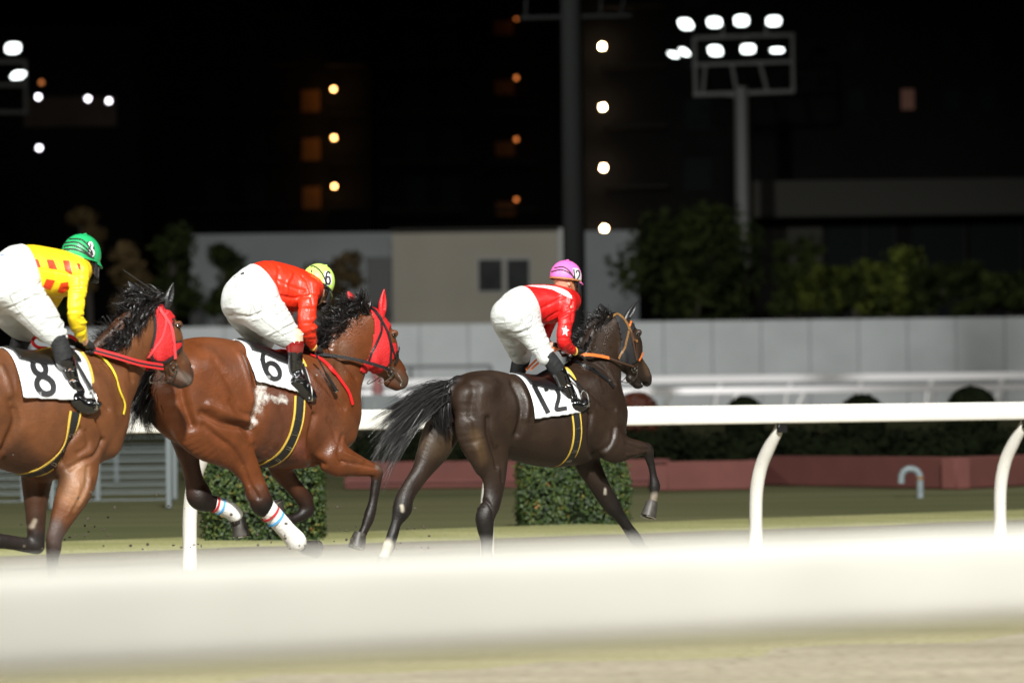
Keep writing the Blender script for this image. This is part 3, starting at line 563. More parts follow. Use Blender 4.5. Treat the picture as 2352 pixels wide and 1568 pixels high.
H8 = dict(c='C', px=100, D=25.8, h=.010, mat=M['coat8'], lidmat=M['lid6'], coat=(.124, .044, .0155), dark=(.015, .011, .010),
    label='light bay racehorse with red hood and black ears, cloth numbered 8, at left edge', eye=(829, 470),
    torso=[(-400, 680, -395, 850, .11), (-370, 610, -365, 960, .20), (-300, 560, -300, 1050, .255), (-210, 545, -210, 1080, .265), (-110, 555, -100, 1090, .265), (0, 582, 0, 1112, .26), (100, 600, 90, 1150, .275), (190, 600, 170, 1172, .28), (270, 585, 255, 1185, .265), (340, 585, 345, 1180, .24), (410, 640, 420, 1160, .20), (480, 760, 485, 1105, .15)],
    neck=[(330, 600, 480, 980, .15), (410, 545, 560, 880, .12), (480, 500, 590, 790, .098), (550, 435, 630, 700, .085), (620, 375, 668, 640, .078), (690, 345, 705, 560, .07)],
    head=[(745, 350, 672, 480, .075), (800, 410, 682, 570, .09), (830, 470, 690, 620, .096), (836, 540, 708, 655, .083), (858, 582, 745, 680, .063), (884, 622, 778, 712, .053), (901, 662, 800, 732, .048), (895, 700, 825, 742, .043)], headdark=[0, 0, 0, .1, .25, .4, .7, .9],
    limbs=[
     dict(lat=-.15, b=[.13, .13, .11, .08, .06, .9, .9, .9, .95], k=.05, cols=[0, 0, 0, 0, .1, .6, 1, 1, 1], pairs=[(-400, 700, -130, 680), (-390, 860, 20, 880), (-350, 960, 42, 960), (-330, 1060, 20, 1030), (-330, 1160, -110, 1130), (-340, 1240, -210, 1240), (-360, 1320, -260, 1330), (-400, 1430, -330, 1440), (-450, 1520, -390, 1530)]),
     dict(lat=.15, b=[.12, .10, .9, .9, .9, .9], k=.05, cols=[0, .2, .6, 1, 1, 1], pairs=[(-390, 860, -150, 880), (-360, 1030, -190, 1040), (-330, 1180, -240, 1180), (-360, 1300, -270, 1300), (-400, 1400, -340, 1420), (-450, 1500, -400, 1520)]),
     dict(lat=-.155, b=[.08, .078, .9, .9, .9, .9, .9, .95, .95, .95, .9], k=.045, cols=[0, 0, 0, 0, .25, .7, .9, 1, 1, 1, 1],
      pairs=[(285, 1080, 470, 1040), (278, 1190, 456, 1110), (270, 1260, 425, 1195), (250, 1330, 378, 1275), (232, 1400, 325, 1365), (214, 1455, 292, 1440), (212, 1500, 286, 1490), (216, 1560, 272, 1560), (220, 1640, 270, 1645), (212, 1700, 280, 1710), (225, 1740, 285, 1750)]),
     dict(lat=.13, b=[.08, .078, .9, .9, .9, .9], k=.045, cols=[.2, .3, .6, .8, 1, 1], pairs=[(85, 1100, 270, 1100), (95, 1195, 245, 1195), (110, 1290, 222, 1290), (122, 1390, 213, 1395), (125, 1440, 210, 1450), (128, 1480, 206, 1495)]),
     dict(lat=.13, b=.85, k=.02, cols=[1, 1, 1, 1, 1], pairs=[(190, 1460, 160, 1522), (130, 1452, 110, 1518), (70, 1442, 62, 1508), (0, 1432, -2, 1502), (-50, 1440, -60, 1510)])],
    balls=[dict(p=(-270, 700), q=(-190, 860), lat=-.12, r=.18, b=.13, mir=1, k=.06), 
     dict(p=(330, 700), q=(460, 860), lat=-.12, r=.12, r2=.10, b=.07, mir=1, k=.05), dict(p=(470, 890), q=(400, 1050), lat=-.13, r=.105, r2=.10, b=.065, mir=1, k=.04), dict(p=(490, 950), q=(500, 1030), lat=-.07, r=.085, b=.07, mir=1, k=.05),
     dict(p=(832, 462), lat=-.070, r=.026, b=.020, mir=1, k=.02), dict(p=(735, 600), lat=-.05, r=.075, b=.035, mir=1, k=.03), dict(p=(790, 715), q=(835, 738), lat=0, r=.034, r2=.030, b=.034, k=.02, dark=.8), dict(p=(700, 338), q=(640, 362), lat=-.01, r=.022, b=.02, dark=1, k=.01), dict(p=(640, 362), q=(590, 430), lat=-.02, r=.03, b=.025, dark=1, k=.01), dict(p=(590, 430), q=(520, 500), lat=-.02, r=.03, b=.028, dark=1, k=.01), dict(p=(520, 500), q=(440, 565), lat=-.02, r=.028, b=.025, dark=1, k=.01)],
    strokes=[dict(pts=[(345, 950), (300, 1020), (290, 1100)], w=.022, d=-.018, lat=-.2), dict(pts=[(480, 1000), (430, 1070), (370, 1095), (320, 1130)], w=.016, d=-.014, lat=-.2), dict(pts=[(440, 900), (470, 960), (475, 1020)], w=.02, d=-.009, lat=-.2), dict(pts=[(380, 960), (400, 1020), (350, 1060)], w=.016, d=-.008, lat=-.2),
     dict(pts=[(360, 700), (440, 780), (500, 850)], w=.02, d=-.009, lat=-.2), dict(pts=[(45, 820), (70, 900), (55, 980), (40, 1040)], w=.03, d=-.022, lat=-.24), dict(pts=[(20, 660), (40, 760), (50, 830)], w=.022, d=.010, lat=-.24),
     dict(pts=[(395, 1120), (380, 1200), (330, 1320)], w=.012, d=-.008, lat=-.2), dict(pts=[(350, 1200), (340, 1260), (320, 1310), (300, 1350)], w=.005, d=.005, lat=-.2), dict(pts=[(405, 1180), (390, 1230), (350, 1300)], w=.02, d=.006, lat=-.2),
     dict(pts=[(560, 560), (600, 640), (620, 720)], w=.02, d=-.010, lat=-.1), dict(pts=[(480, 640), (540, 720), (570, 800)], w=.02, d=-.010, lat=-.1), dict(pts=[(800, 540), (820, 600), (850, 630)], w=.012, d=-.006, lat=-.06), dict(pts=[(899, 660), (900, 672)], w=.010, d=-.018, lat=-.04), dict(pts=[(815, 660), (860, 710), (880, 735)], w=.007, d=-.012, lat=-.04)],
    wet=[([(600, 480), (620, 600)], -.1, .10, .35), ([(480, 640), (520, 800), (420, 800)], -.2, .16, .35), ([(60, 700), (50, 900)], -.2, .08, .4), ([(200, 1000), (300, 900)], -.2, .12, .3), ([(230, 1440), (250, 1560)], -.15, .05, .3)],
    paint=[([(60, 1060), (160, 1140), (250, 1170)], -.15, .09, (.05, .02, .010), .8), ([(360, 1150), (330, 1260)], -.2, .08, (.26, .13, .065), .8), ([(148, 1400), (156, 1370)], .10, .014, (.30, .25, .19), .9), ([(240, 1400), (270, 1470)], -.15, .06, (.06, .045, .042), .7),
     ([(830, 690), (880, 720)], -.04, .03, (.16, .13, .11), .6), ([(840, 560), (870, 610)], -.05, .04, (.10, .06, .035), .6)],
    hooves=[((255, 1745), (275, 1805), -.155, .060), ((-50, 1475), (-105, 1480), .13, .055), ((-425, 1530), (-450, 1600), -.15, .06), ((-430, 1510), (-480, 1570), .15, .06)],
    ears=[dict(p=(655, 345), q=(596, 262), lat=.055, qlat=.08, mat=M['ear_black']), dict(p=(775, 370), q=(805, 268), lat=-.06, qlat=-.07, mat=M['ear_black'])])
import sys
HR = {}
for nm, cfg in (('12', H12), ('6', H6), ('8', H8)):
    HR[nm] = racehorse(cfg)
# ------------------------------------------------------------------ tack
def proj(fr, p):
    q = fr.wor(p)-CAM; x, y, z = q@rt_c, q@up_c, q@fwd_c; return np.stack([1176+FP*x/z, 784-FP*y/z], 1)
M['hood_red'] = mat('red_mesh_hood', (.52, .009, .012), .6, bump=.9, bscale=120, bdist=.008)
M['hood_black'] = mat('black_mesh_hood', (.009, .009, .011), .7, bump=.4, bscale=160)
M['tan_leather'] = mat('tan_leather', (.21, .105, .032), .5, noise=.3, nscale=60)
M['brown_leather'] = mat('brown_leather', (.06, .03, .018), .4)
M['orange_rubber'] = mat('orange_rubber', (.72, .17, .03), .5, bump=.3, bscale=150)
M['red_rubber'] = mat('red_rubber', (.66, .018, .02), .45)
M['pink_leather'] = mat('faded_red_leather', (.62, .06, .07), .4)
M['yellow_plain'] = mat('yellow_strap', (.75, .58, .04), .5)
M['saddle'] = mat('saddle_leather', (.010, .010, .011), .3, bump=.2, bscale=40, coat=.3)
def hood(H, name, poly, c, mat_, off=.006):
    fr, root, body, (v, f, N, cols) = H; P = np.array([cp(c, *p) for p in poly]); vm = v*np.array([1, -1, 1]); q = np.where((v[:, 1] < 0)[:, None], v, vm)
    return shell(name, v, f, N, inpoly(proj(fr, q), P), off, mat_, root, th=.003)
def straps(H, name, c, lines, mat_, off=.010, mirror=True, parent=None):
    fr, root, body, _ = H; s3 = np.array([1, -1, 1])
    for pts, wd in lines:
        mb = MB(); p, g = strap(mb, fr, body.surf, c, pts, wd, off=off, th=.004); mb.build(name, mat_, parent or root)
        if mirror: W = np.cross(np.gradient(p, axis=0), g); MB().ribbon(p*s3, W*s3, wd, .004, nrm=g*s3).build(name, mat_, parent or root)
def tack(H, c, clo, digits, girth, gc='A', cloth_mat=None, small=None, ytop=None):
    fr, root, body, _ = H; F = body.surf
    xr, xf = fr.plane(c, *clo['rt'], 0)[0], fr.plane(c, *clo['fr'], -.27)[0]; zr, zf = fr.plane(c, *clo['bl'], -.29)[2], fr.plane(c, *clo['br'], -.29)[2]
    zc = zr-.02
    v, f = blanket(F, (xr, xf), zc, (zr, zf), .010, flare=.03, bow=.02); o = mkmesh('saddle_cloth', v, f, cloth_mat or M['cloth_w'], root); md = o.modifiers.new('s', 'SOLIDIFY'); md.thickness = .004; md.offset = 1
    # field of the cloth surface, for laying the number on
    bv = BVHTree.FromPolygons([tuple(x) for x in v], f)
    def onto(pts):
        O = fr.loc(CAM); out = []
        for p in pts:
            d = ray(*cp(c, *p)); L = np.array([d@fr.f, d@fr.l, d@fr.up]); L /= np.linalg.norm(L); h = bv.ray_cast(Vector(O), Vector(L))
            if h[0] is None: h = bv.find_nearest(Vector(fr.plane(c, *p, -.29)))
            out.append(np.array(h[0])+np.array([0, -1, 0])*.008)
        return np.array(out)
    mb = MB()
    for ch, quad, wd in digits:
        q = np.array(quad, float)
        for si, st in enumerate(DIG[ch]):
            cur = dens(st, .04); uv = q[0]*((1-cur[:, :1])*(1-cur[:, 1:]))+q[1]*(cur[:, :1]*(1-cur[:, 1:]))+q[2]*(cur[:, :1]*cur[:, 1:])+q[3]*((1-cur[:, :1])*cur[:, 1:])
            T = np.gradient(uv, axis=0); T /= np.linalg.norm(T, axis=1)[:, None]+1e-9; Nn = np.stack([-T[:, 1], T[:, 0]], 1)
            if np.allclose(uv[0], uv[-1]): Nn[0] = Nn[-1] = (Nn[0]+Nn[-1])/np.linalg.norm(Nn[0]+Nn[-1])
            rows = [onto(uv+Nn*wd*s)+np.array([0, -.0007*si, 0]) for s in (-.5, -.17, .17, .5)]; n = len(cur)
            mb.add(np.concatenate(rows), [(a*n+i, a*n+i+1, (a+1)*n+i+1, (a+1)*n+i) for a in range(3) for i in range(n-1)])
    mb.build('cloth_number', M['ink'], o)
    if small:
        mb = MB()
        for ch, (x, y) in small:
            for st in DIG[ch]:
                cur = np.array(st)*np.array([10, 24])+np.array([x, y]); p = onto(dens(cur, 4)); mb.ribbon(p, [0.6, 0, .6], .0035, .002)
        mb.build('race_number', M['grey_ink'], o)
    # yellow pad peeping out in front, saddle on top
    zt = zf if ytop is None else fr.plane(c, *ytop, -.25)[2]
    v, f = blanket(F, (xf-.12, xf+clo.get('pad', .035)), zc, (zt, zt), .005, ns=10, bow=-.02); mkmesh('saddle_pad', v, f, M['yellow'], root)
    v, f = blanket(F, (xr+.035, xf-.05), zc, clo.get('sad', .12), .030, ns=22, flare=.0); so = mkmesh('saddle', v, f, M['saddle'], root); md = so.modifiers.new('s', 'SOLIDIFY'); md.thickness = .012; md.offset = 1
    # girth with yellow edging and small buckles
    q = dens(girth, fr.pxm(gc)*.02); p = pick(fr, F, q, gc); k = [i for i in range(len(p))]; p = p[k]
    s3 = np.array([1, -1, 1]); last = p[-1]; bot = [np.array([last[0]-.005, t, last[2]-.012*(1-(t/last[1])**2)]) for t in np.linspace(last[1], -last[1], 8)[1:-1]]
    p = np.vstack([p, bot, (p*s3)[::-1]])
    for _ in range(14): p[1:-1] = (p[:-2]+2*p[1:-1]+p[2:])/4
    g = grad(F, p)
    for _ in range(10): g[1:-1] = (g[:-2]+2*g[1:-1]+g[2:])/4
    g /= np.linalg.norm(g, axis=1)[:, None]; T = np.gradient(p, axis=0); W = np.cross(T, g)
    go = MB().ribbon(p+g*.006, W, .088, .004, nrm=g).build('girth', M['yellow'], root)
    MB().ribbon(p+g*.009, W, .060, .005, nrm=g).build('girth_webbing', M['webbing'], go)
    n = len(q)
    for t in (.28, .48, .66, .82):
        i = int(t*n); a = p[i]+g[i]*.014; Wn = W[i]/np.linalg.norm(W[i]); Tn = T[i]/np.linalg.norm(T[i])
        mb = MB().tube([a-Wn*.022-Tn*.008, a-Wn*.022+Tn*.008, a+Wn*.022+Tn*.008, a+Wn*.022-Tn*.008, a-Wn*.022-Tn*.008], .0022, n=6); mb.build('buckle', M['metal'], go)
    return F
def reins(H, name, c, pts, lats, wd, mat_, th=.006):
    fr, root = H[0], H[1]; mb = MB(); 
    for s in (1, -1):
        p = np.array([fr.plane(c, *a, l)*np.array([1, s if s < 0 else 1, 1]) for a, l in zip(pts, lats)])
        p = catmull(p, 6); mb.ribbon(p, [0, .25, 1], wd, th)
        if s == 1: keep = p
    return mb.build(name, mat_, root)
def bit(H, c, u, v, lat, loop):
    fr, root = H[0], H[1]; mb = MB()
    for s in (1, -1):
        p = fr.plane(c, u, v, lat)*np.array([1, s, 1]); a = np.linspace(0, 2*math.pi, 20); mb.tube([p+np.array([math.cos(x)*.030, 0, math.sin(x)*.030]) for x in a], .0045, n=6)
        q = catmull(np.array([fr.plane(c, *z, l)*np.array([1, s, 1]) for z, l in loop]), 5); mb.tube(q, .0035, n=6)
    mb.tube([fr.plane(c, u, v, lat), fr.plane(c, u, v, -lat)], .007, n=8)
    return mb.build('bit', M['metal'], root)
S12, S6, S8 = HR['12'], HR['6'], HR['8']
hood(S12, 'hood', [(1140, 505), (1210, 540), (1290, 590), (1330, 620), (1345, 660), (1318, 700), (1325, 790), (1350, 850), (1392, 900), (1375, 950), (1300, 1000), (1190, 960), (1200, 880), (1215, 760), (1185, 620)], 'D', M['hood_black'])
tack(S12, 'D', dict(rt=(235, 1095), fr=(862, 1220), bl=(505, 1462), br=(800, 1400), sad=.075), [('1', [(415, 1162), (450, 1162), (580, 1412), (545, 1412)], 40), ('2', [(515, 1165), (620, 1155), (735, 1372), (632, 1385)], 36)], [(1178, 850), (1190, 950), (1175, 1040), (1150, 1095), (1112, 1125)], 'A', small=[('1', (512, 1405)), ('R', (526, 1408))], ytop=(850, 1110))
straps(S12, 'headpiece', 'D', [([(1130, 508), (1190, 535), (1245, 585), (1278, 640), (1290, 672)], .022), ([(1282, 680), (1268, 745), (1243, 840), (1190, 930)], .016), ([(1296, 672), (1310, 730), (1345, 775), (1362, 770)], .020)], M['tan_leather'], .012)
straps(S12, 'cheekpiece', 'D', [([(1292, 680), (1315, 760), (1332, 850), (1350, 940)], .014), ([(1305, 690), (1340, 790), (1350, 880), (1352, 940)], .010)], M['brown_leather'], .014)
straps(S12, 'noseband', 'D', [([(1400, 870), (1392, 905), (1368, 945)], .014), ([(1300, 600), (1285, 640)], .014)], M['orange_rubber'], .014)
straps(S12, 'martingale', 'D', [([(740, 925), (880, 985), (1000, 1060), (1100, 1130), (1150, 1190)], .026)], M['black_leather'], .008)
reins(S12, 'reins', 'D', [(850, 893), (950, 893), (1060, 910), (1112, 922)], [-.115, -.13, -.115, -.11], .024, M['orange_rubber'])
reins(S12, 'rein_end', 'D', [(1112, 922), (1230, 965), (1335, 1000)], [-.11, -.105, -.075], .014, M['brown_leather'], .004)
reins(S12, 'rein_buckle_end', 'D', [(830, 885), (700, 830), (560, 900), (410, 1025)], [-.10, -.05, -.04, -.03], .018, M['orange_rubber'])
bit(S12, 'D', 1340, 1015, -.062, [((1365, 1040), -.062), ((1355, 1095), -.066), ((1300, 1138), -.068), ((1230, 1135), -.068), ((1195, 1095), -.064), ((1200, 1068), -.06)])

hood(S6, 'hood', [(1385, 470), (1430, 450), (1520, 485), (1590, 570), (1648, 650), (1628, 690), (1622, 760), (1650, 800), (1690, 815), (1700, 880), (1668, 960), (1625, 1010), (1560, 1085), (1440, 1095), (1350, 1085), (1360, 1020), (1420, 955), (1465, 850), (1480, 700), (1478, 600), (1440, 500)], 'E', M['hood_red'])
tack(S6, 'E', dict(rt=(205, 815), fr=(912, 1080), bl=(478, 1150), br=(780, 1300), sad=.055), [('6', [(418, 905), (545, 890), (648, 1128), (515, 1150)], 42)], [(938, 735), (932, 850), (900, 950), (850, 1035), (775, 1075)], 'B', small=[('1', (487, 1112)), ('0', (500, 1112)), ('R', (516, 1114))], ytop=(930, 1020))
straps(S6, 'headpiece', 'E', [([(1412, 492), (1470, 505), (1520, 560), (1548, 605)], .026), ([(1548, 605), (1590, 680), (1618, 750), (1635, 850), (1632, 1000)], .018), ([(1545, 620), (1552, 700), (1510, 810), (1435, 970)], .015), ([(1620, 760), (1650, 850), (1682, 945)], .012), ([(1702, 850), (1712, 915), (1665, 1005)], .020)], M['black_leather'], .014)
straps(S6, 'breastplate', 'E', [([(900, 920), (1010, 975), (1110, 1075), (1180, 1165), (1250, 1270), (1283, 1380)], .028)], M['red_rubber'], .010)
reins(S6, 'reins', 'E', [(985, 912), (1160, 935), (1370, 975), (1560, 1030), (1640, 1065)], [-.115, -.13, -.125, -.10, -.08], .022, M['black_leather'])
bit(S6, 'E', 1648, 1075, -.066, [((1672, 1085), -.066), ((1640, 1130), -.07), ((1560, 1180), -.07), ((1530, 1178), -.068), ((1545, 1150), -.06)])

hood(S8, 'hood', [(1180, 600), (1255, 590), (1370, 618), (1405, 700), (1388, 760), (1392, 850), (1420, 900), (1452, 880), (1455, 940), (1400, 1010), (1310, 1065), (1165, 1035), (1205, 960), (1235, 850), (1245, 750), (1225, 640)], 'F', M['hood_red'])
straps(S8, 'hood_binding', 'F', [([(1225, 640), (1245, 750), (1238, 850), (1210, 950)], .018), ([(1402, 705), (1385, 760), (1388, 850), (1412, 905), (1450, 890)], .012), ([(1200, 990), (1250, 1050), (1330, 1055), (1400, 1000), (1452, 940)], .018)], M['hood_black'], .010)
tack(S8, 'F', dict(rt=(0, 962), fr=(765, 1200), bl=(300, 1338), br=(690, 1370), sad=.055), [('8', [(232, 1042), (350, 1040), (455, 1305), (305, 1322)], 46)], [(348, 868), (332, 955), (300, 1030), (258, 1095), (200, 1145), (140, 1152)], 'C', small=[('1', (302, 1300)), ('R', (318, 1302))], ytop=(790, 1230))
straps(S8, 'headpiece', 'F', [([(1262, 615), (1310, 690), (1362, 765), (1385, 870), (1400, 1030)], .022), ([(1325, 690), (1322, 780), (1285, 890), (1180, 1022)], .014), ([(1300, 690), (1338, 670), (1362, 635)], .014)], M['pink_leather'], .014)
straps(S8, 'breastplate', 'F', [([(765, 995), (850, 1055), (915, 1150), (955, 1290), (998, 1400), (985, 1480)], .014)], M['yellow_plain'], .008)
reins(S8, 'reins', 'F', [(755, 965), (940, 1015), (1120, 1068), (1310, 1100)], [-.12, -.14, -.13, -.09], .040, M['red_rubber'])
reins(S8, 'rein_core', 'F', [(755, 965), (940, 1015), (1120, 1068), (1310, 1100)], [-.125, -.145, -.135, -.095], .012, M['webbing'])
mb = MB(); fr = S8[0]; mb.tube(catmull(np.array([fr.plane('F', *p, l) for p, l in (((620, 885), -.03), ((560, 852), 0), ((480, 850), .03), ((360, 850), .05), ((285, 862), .05), ((262, 900), .05), ((300, 940), .04), ((380, 950), .02))]), 6), .011, n=8); mb.build('rein_buckle_end', M['red_rubber'], S8[1])
bit(S8, 'F', 1395, 1105, -.066, [((1420, 1110), -.066), ((1405, 1170), -.07), ((1350, 1215), -.072), ((1300, 1222), -.07), ((1292, 1190), -.066), ((1310, 1150), -.06)])
# leg bandages of the middle horse
M['bandage'] = mat('white_bandage', (.74, .73, .70), .7, bump=.5, bscale=60, stretch=(1, 1, 1)); M['band_blue'] = mat('blue_tape', (.10, .38, .75), .6); M['band_red'] = mat('red_tape', (.50, .03, .04), .6)
fr6, r6, b6, (v6, f6, N6, c6) = S6
for lat, pa, stripes in ((-.15, [(735, 1318, 812, 1272), (800, 1385, 868, 1335), (850, 1440, 912, 1385), (880, 1480, 958, 1430), (900, 1490, 962, 1445)], [((757, 1342, 828, 1298), 'red'), ((785, 1370, 850, 1322), 'blue')]),
                         (.15, [(488, 1300, 505, 1236), (555, 1328, 605, 1272), (598, 1358, 632, 1296)], [((503, 1306, 522, 1243), 'red'), ((528, 1316, 548, 1252), 'blue')])):
    ch = limb(fr6, 'B', lat, [tuple(p) for p in pa], .95, k=.01); vv, ff = Body([ch], off=.007).mesh(.006); bo = mkmesh('leg_bandage', vv, ff, M['bandage'], r6)
    for (a, kd) in stripes:
        p0 = fr6.plane('B', (a[0]+a[2])/2, (a[1]+a[3])/2, lat); i = np.argmin(np.linalg.norm(ch.c-p0, axis=1)); i = min(max(i, 1), len(ch.c)-2); T = ch.c[i+1]-ch.c[i-1]; T /= np.linalg.norm(T); e2 = np.array([0, 1.0, 0]); e1 = np.cross(T, e2); rr = ch.a[i]+.0095
        mb = MB(); A = np.linspace(0, 2*math.pi, 28); ring = [p0+e1*math.cos(x)*rr+e2*math.sin(x)*rr*.97 for x in A]
        mb.ribbon(ring, [tuple(T)]*28, .016, .004, nrm=[tuple(e1*math.cos(x)+e2*math.sin(x)) for x in A]); mb.build('bandage_stripe', M['band_'+kd], bo)
# manes and tails
hairs('mane', S12[0], 'D', [(1100, 520), (1040, 560), (985, 640), (930, 740), (880, 830), (800, 880)], [(1060, 510), (990, 560), (920, 650), (860, 730), (800, 800), (740, 860)], [(1010, 540), (930, 610), (840, 660), (790, 740), (740, 820), (700, 880)], 1600, M['hair'], S12[1], (0, .03, .05), .02, .025, .035, .005)
hairs('mane', S12[0], 'D', [(1130, 520), (1060, 560), (1000, 650), (950, 750), (900, 840)], [(1100, 560), (1030, 610), (975, 700), (920, 790), (880, 850)], [(1050, 640), (985, 720), (930, 790), (880, 860), (850, 890)], 350, M['hair'], S12[1], (-.01, -.06, -.085), .01, .01, .015, .006)
hairs('mane', S6[0], 'E', [(1430, 490), (1370, 520), (1290, 570), (1200, 640), (1110, 720), (1020, 800), (960, 850)], [(1340, 440), (1260, 500), (1160, 570), (1080, 640), (1010, 720), (950, 800), (920, 850)], [(1250, 430), (1180, 500), (1080, 590), (1010, 660), (970, 730), (930, 800), (900, 860)], 2400, M['hair'], S6[1], (0, .01, .04), .026, .035, .05, .0055)
hairs('mane', S6[0], 'E', [(1440, 500), (1370, 540), (1290, 590), (1200, 660), (1110, 740)], [(1400, 440), (1320, 490), (1240, 560), (1150, 640), (1060, 730)], [(1460, 370), (1380, 410), (1200, 520), (1100, 600), (1010, 720)], 800, M['hair'], S6[1], (0, -.05, -.03), .02, .03, .05, .005)
hairs('mane', S8[0], 'F', [(1310, 565), (1220, 580), (1140, 630), (1080, 710), (1000, 790), (920, 860), (830, 930)], [(1200, 530), (1110, 560), (1060, 650), (1030, 740), (960, 810), (890, 870), (820, 930)], [(1080, 505), (990, 540), (950, 640), (920, 740), (850, 800), (780, 860), (740, 930)], 2600, M['hair'], S8[1], (0, .0, .03), .030, .035, .045, .0055)
hairs('mane', S8[0], 'F', [(1300, 570), (1190, 590), (1130, 640), (1070, 720), (1000, 800), (920, 870), (840, 930)], [(1230, 590), (1160, 650), (1110, 740), (1060, 800), (990, 870), (910, 930), (830, 970)], [(1160, 660), (1135, 760), (1090, 840), (1030, 900), (960, 960), (890, 990), (810, 1000)], 2600, M['hair'], S8[1], (-.02, -.085, -.10), .022, .02, .025, .0055)
hairs('tail', S12[0], 'A', [(568, 680), (555, 720), (540, 760)], [(310, 780), (330, 840), (360, 890)], [(-20, 980), (50, 1060), (60, 1180), (110, 1290), (170, 1160)], 3600, M['tail12'], S12[1], (0, 0, .05),   .018, .024, .045, .0030, segs=14, curl=.012)
hairs('tail', S12[0], 'A', [(560, 680), (500, 700), (440, 720)], [(505, 820), (470, 850), (430, 860)], [(545, 985), (500, 1040), (470, 1000), (590, 1040)], 900, M['tail12'], S12[1], (-.01, .0, .03), .018, .02, .03, .0035, segs=12, curl=.012)
hairs('tail', S6[0], 'B', [(270, 590), (255, 640), (250, 700)], [(150, 670), (165, 740), (200, 800)], [(20, 920), (80, 960), (130, 940), (200, 900), (240, 960)], 2400, M['hair'], S6[1], (0, 0, .05), .02, .03, .05, .0045, segs=14, curl=.02)
hairs('tail', S8[0], 'C', [(-398, 640), (-402, 700), (-405, 750)], [(-500, 700), (-500, 780), (-490, 840)], [(-640, 960), (-600, 1040), (-560, 1080), (-520, 1000)], 1200, M['hair'], S8[1], (0, 0, .05), .02, .03, .05, .0045, segs=14, curl=.015)
# ------------------------------------------------------------------ jockeys
M['breeches'] = mat('white_breeches', (.585, .61, .60), .62, bump=.5, bscale=7, stretch=(1, 1, 2.6), bdist=.035, spec=.4)
M['seam_w'] = mat('breeches_seam', (.40, .41, .39), .7)
M['silk_red'] = mat('red_silk', (.60, .010, .010), .44, bump=.6, bscale=7, stretch=(1.5, 1, .8), bdist=.03)
M['silk_orange'] = mat('orange_red_silk', (.70, .028, .007), .42, bump=.6, bscale=7, stretch=(1.5, 1, .8), bdist=.035)
M['silk_yellow'] = mat('yellow_jersey', (.86, .62, .012), .5, bump=.6, bscale=9, stretch=(1.5, 1, .8), bdist=.025)
M['patch_red'] = mat('red_patch', (.66, .045, .010), .5); M['patch_white'] = mat('white_patch', (.74, .74, .76), .45, bump=.5, bscale=9, bdist=.02)
M['cap_pink'] = mat('pink_cap', (.80, .16, .52), .45, bump=.5, bscale=16, bdist=.015); M['cap_lime'] = mat('lime_cap', (.55, .80, .16), .45, bump=.3, bscale=16, bdist=.015)
M['cap_green'] = mat('green_cap', (.015, .36, .12), .42, bump=.5, bscale=16, bdist=.015)
M['sock_tan'] = mat('tan_stocking', (.62, .46, .32), .75, bump=.3, bscale=90); M['boot_top'] = mat('dark_red_patent', (.20, .012, .012), .14, coat=1, bump=.3, bscale=30, bdist=.01)
M['elastic'] = mat('black_elastic', (.012, .012, .012), .6); M['logo_blue'] = mat('blue_print', (.03, .12, .5), .5); M['strap_tan'] = mat('tan_chin_strap', (.42, .17, .06), .5)
def hand(fr, p, d, sgn):
    """gloved hand closed round the rein; d = forearm direction"""
    d = d/np.linalg.norm(d); lat = np.array([0, 1.0, 0]); dn = np.cross(lat, d); dn = dn if dn[2] < 0 else -dn; ch = []
    ch.append(Chain([p-d*.035, p, p+d*.032], [.022, .026, .022], [.026, .040, .040], va=dn, vb=lat, k=.01, sub=3))
    for i, (o, L) in enumerate(((-.030, .9), (-.011, 1.05), (.009, 1.0), (.028, .8))):
        b = p+d*.034+lat*o; ch.append(Chain([b, b+(d*.022+dn*.010)*L, b+(d*.012+dn*.036)*L, b+(-d*.014+dn*.040)*L], [.0105, .0100, .0092, .0080], [.0105, .0100, .0092, .0080], k=.004, sub=3))
    b = p-d*.010-lat*sgn*-.034; ch.append(Chain([b, b+d*.022+dn*.010+lat*sgn*.012, b+d*.034+dn*.020+lat*sgn*-.006], [.012, .0105, .009], [.012, .0105, .009], k=.006, sub=3))
    return ch
def patch(mb, fr, S, c, poly, off=.003, rings=7, step=6):
    q = dens_lin(poly+[poly[0]], step)[:-1]; ce = q.mean(0); n = len(q); P = [ce[None]]+[ce+(q-ce)*(k/rings) for k in range(1, rings+1)]
    p = pick(fr, S, np.vstack(P), c); g = grad(S, p); p = p+g*off; F = [(0, 1+i, 1+(i+1) % n) for i in range(n)]
    F += [(1+r*n+i, 1+(r+1)*n+i, 1+(r+1)*n+(i+1) % n, 1+r*n+(i+1) % n) for r in range(rings-1) for i in range(n)]
    mb.add(p, F)
def dens_lin(pts, step):
    P = np.array(pts, float); out = []
    for a, b in zip(P[:-1], P[1:]):
        n = max(1, int(np.linalg.norm(b-a)/step)); out += [a+(b-a)*k/n for k in range(n)]
    out.append(P[-1]); return np.array(out)
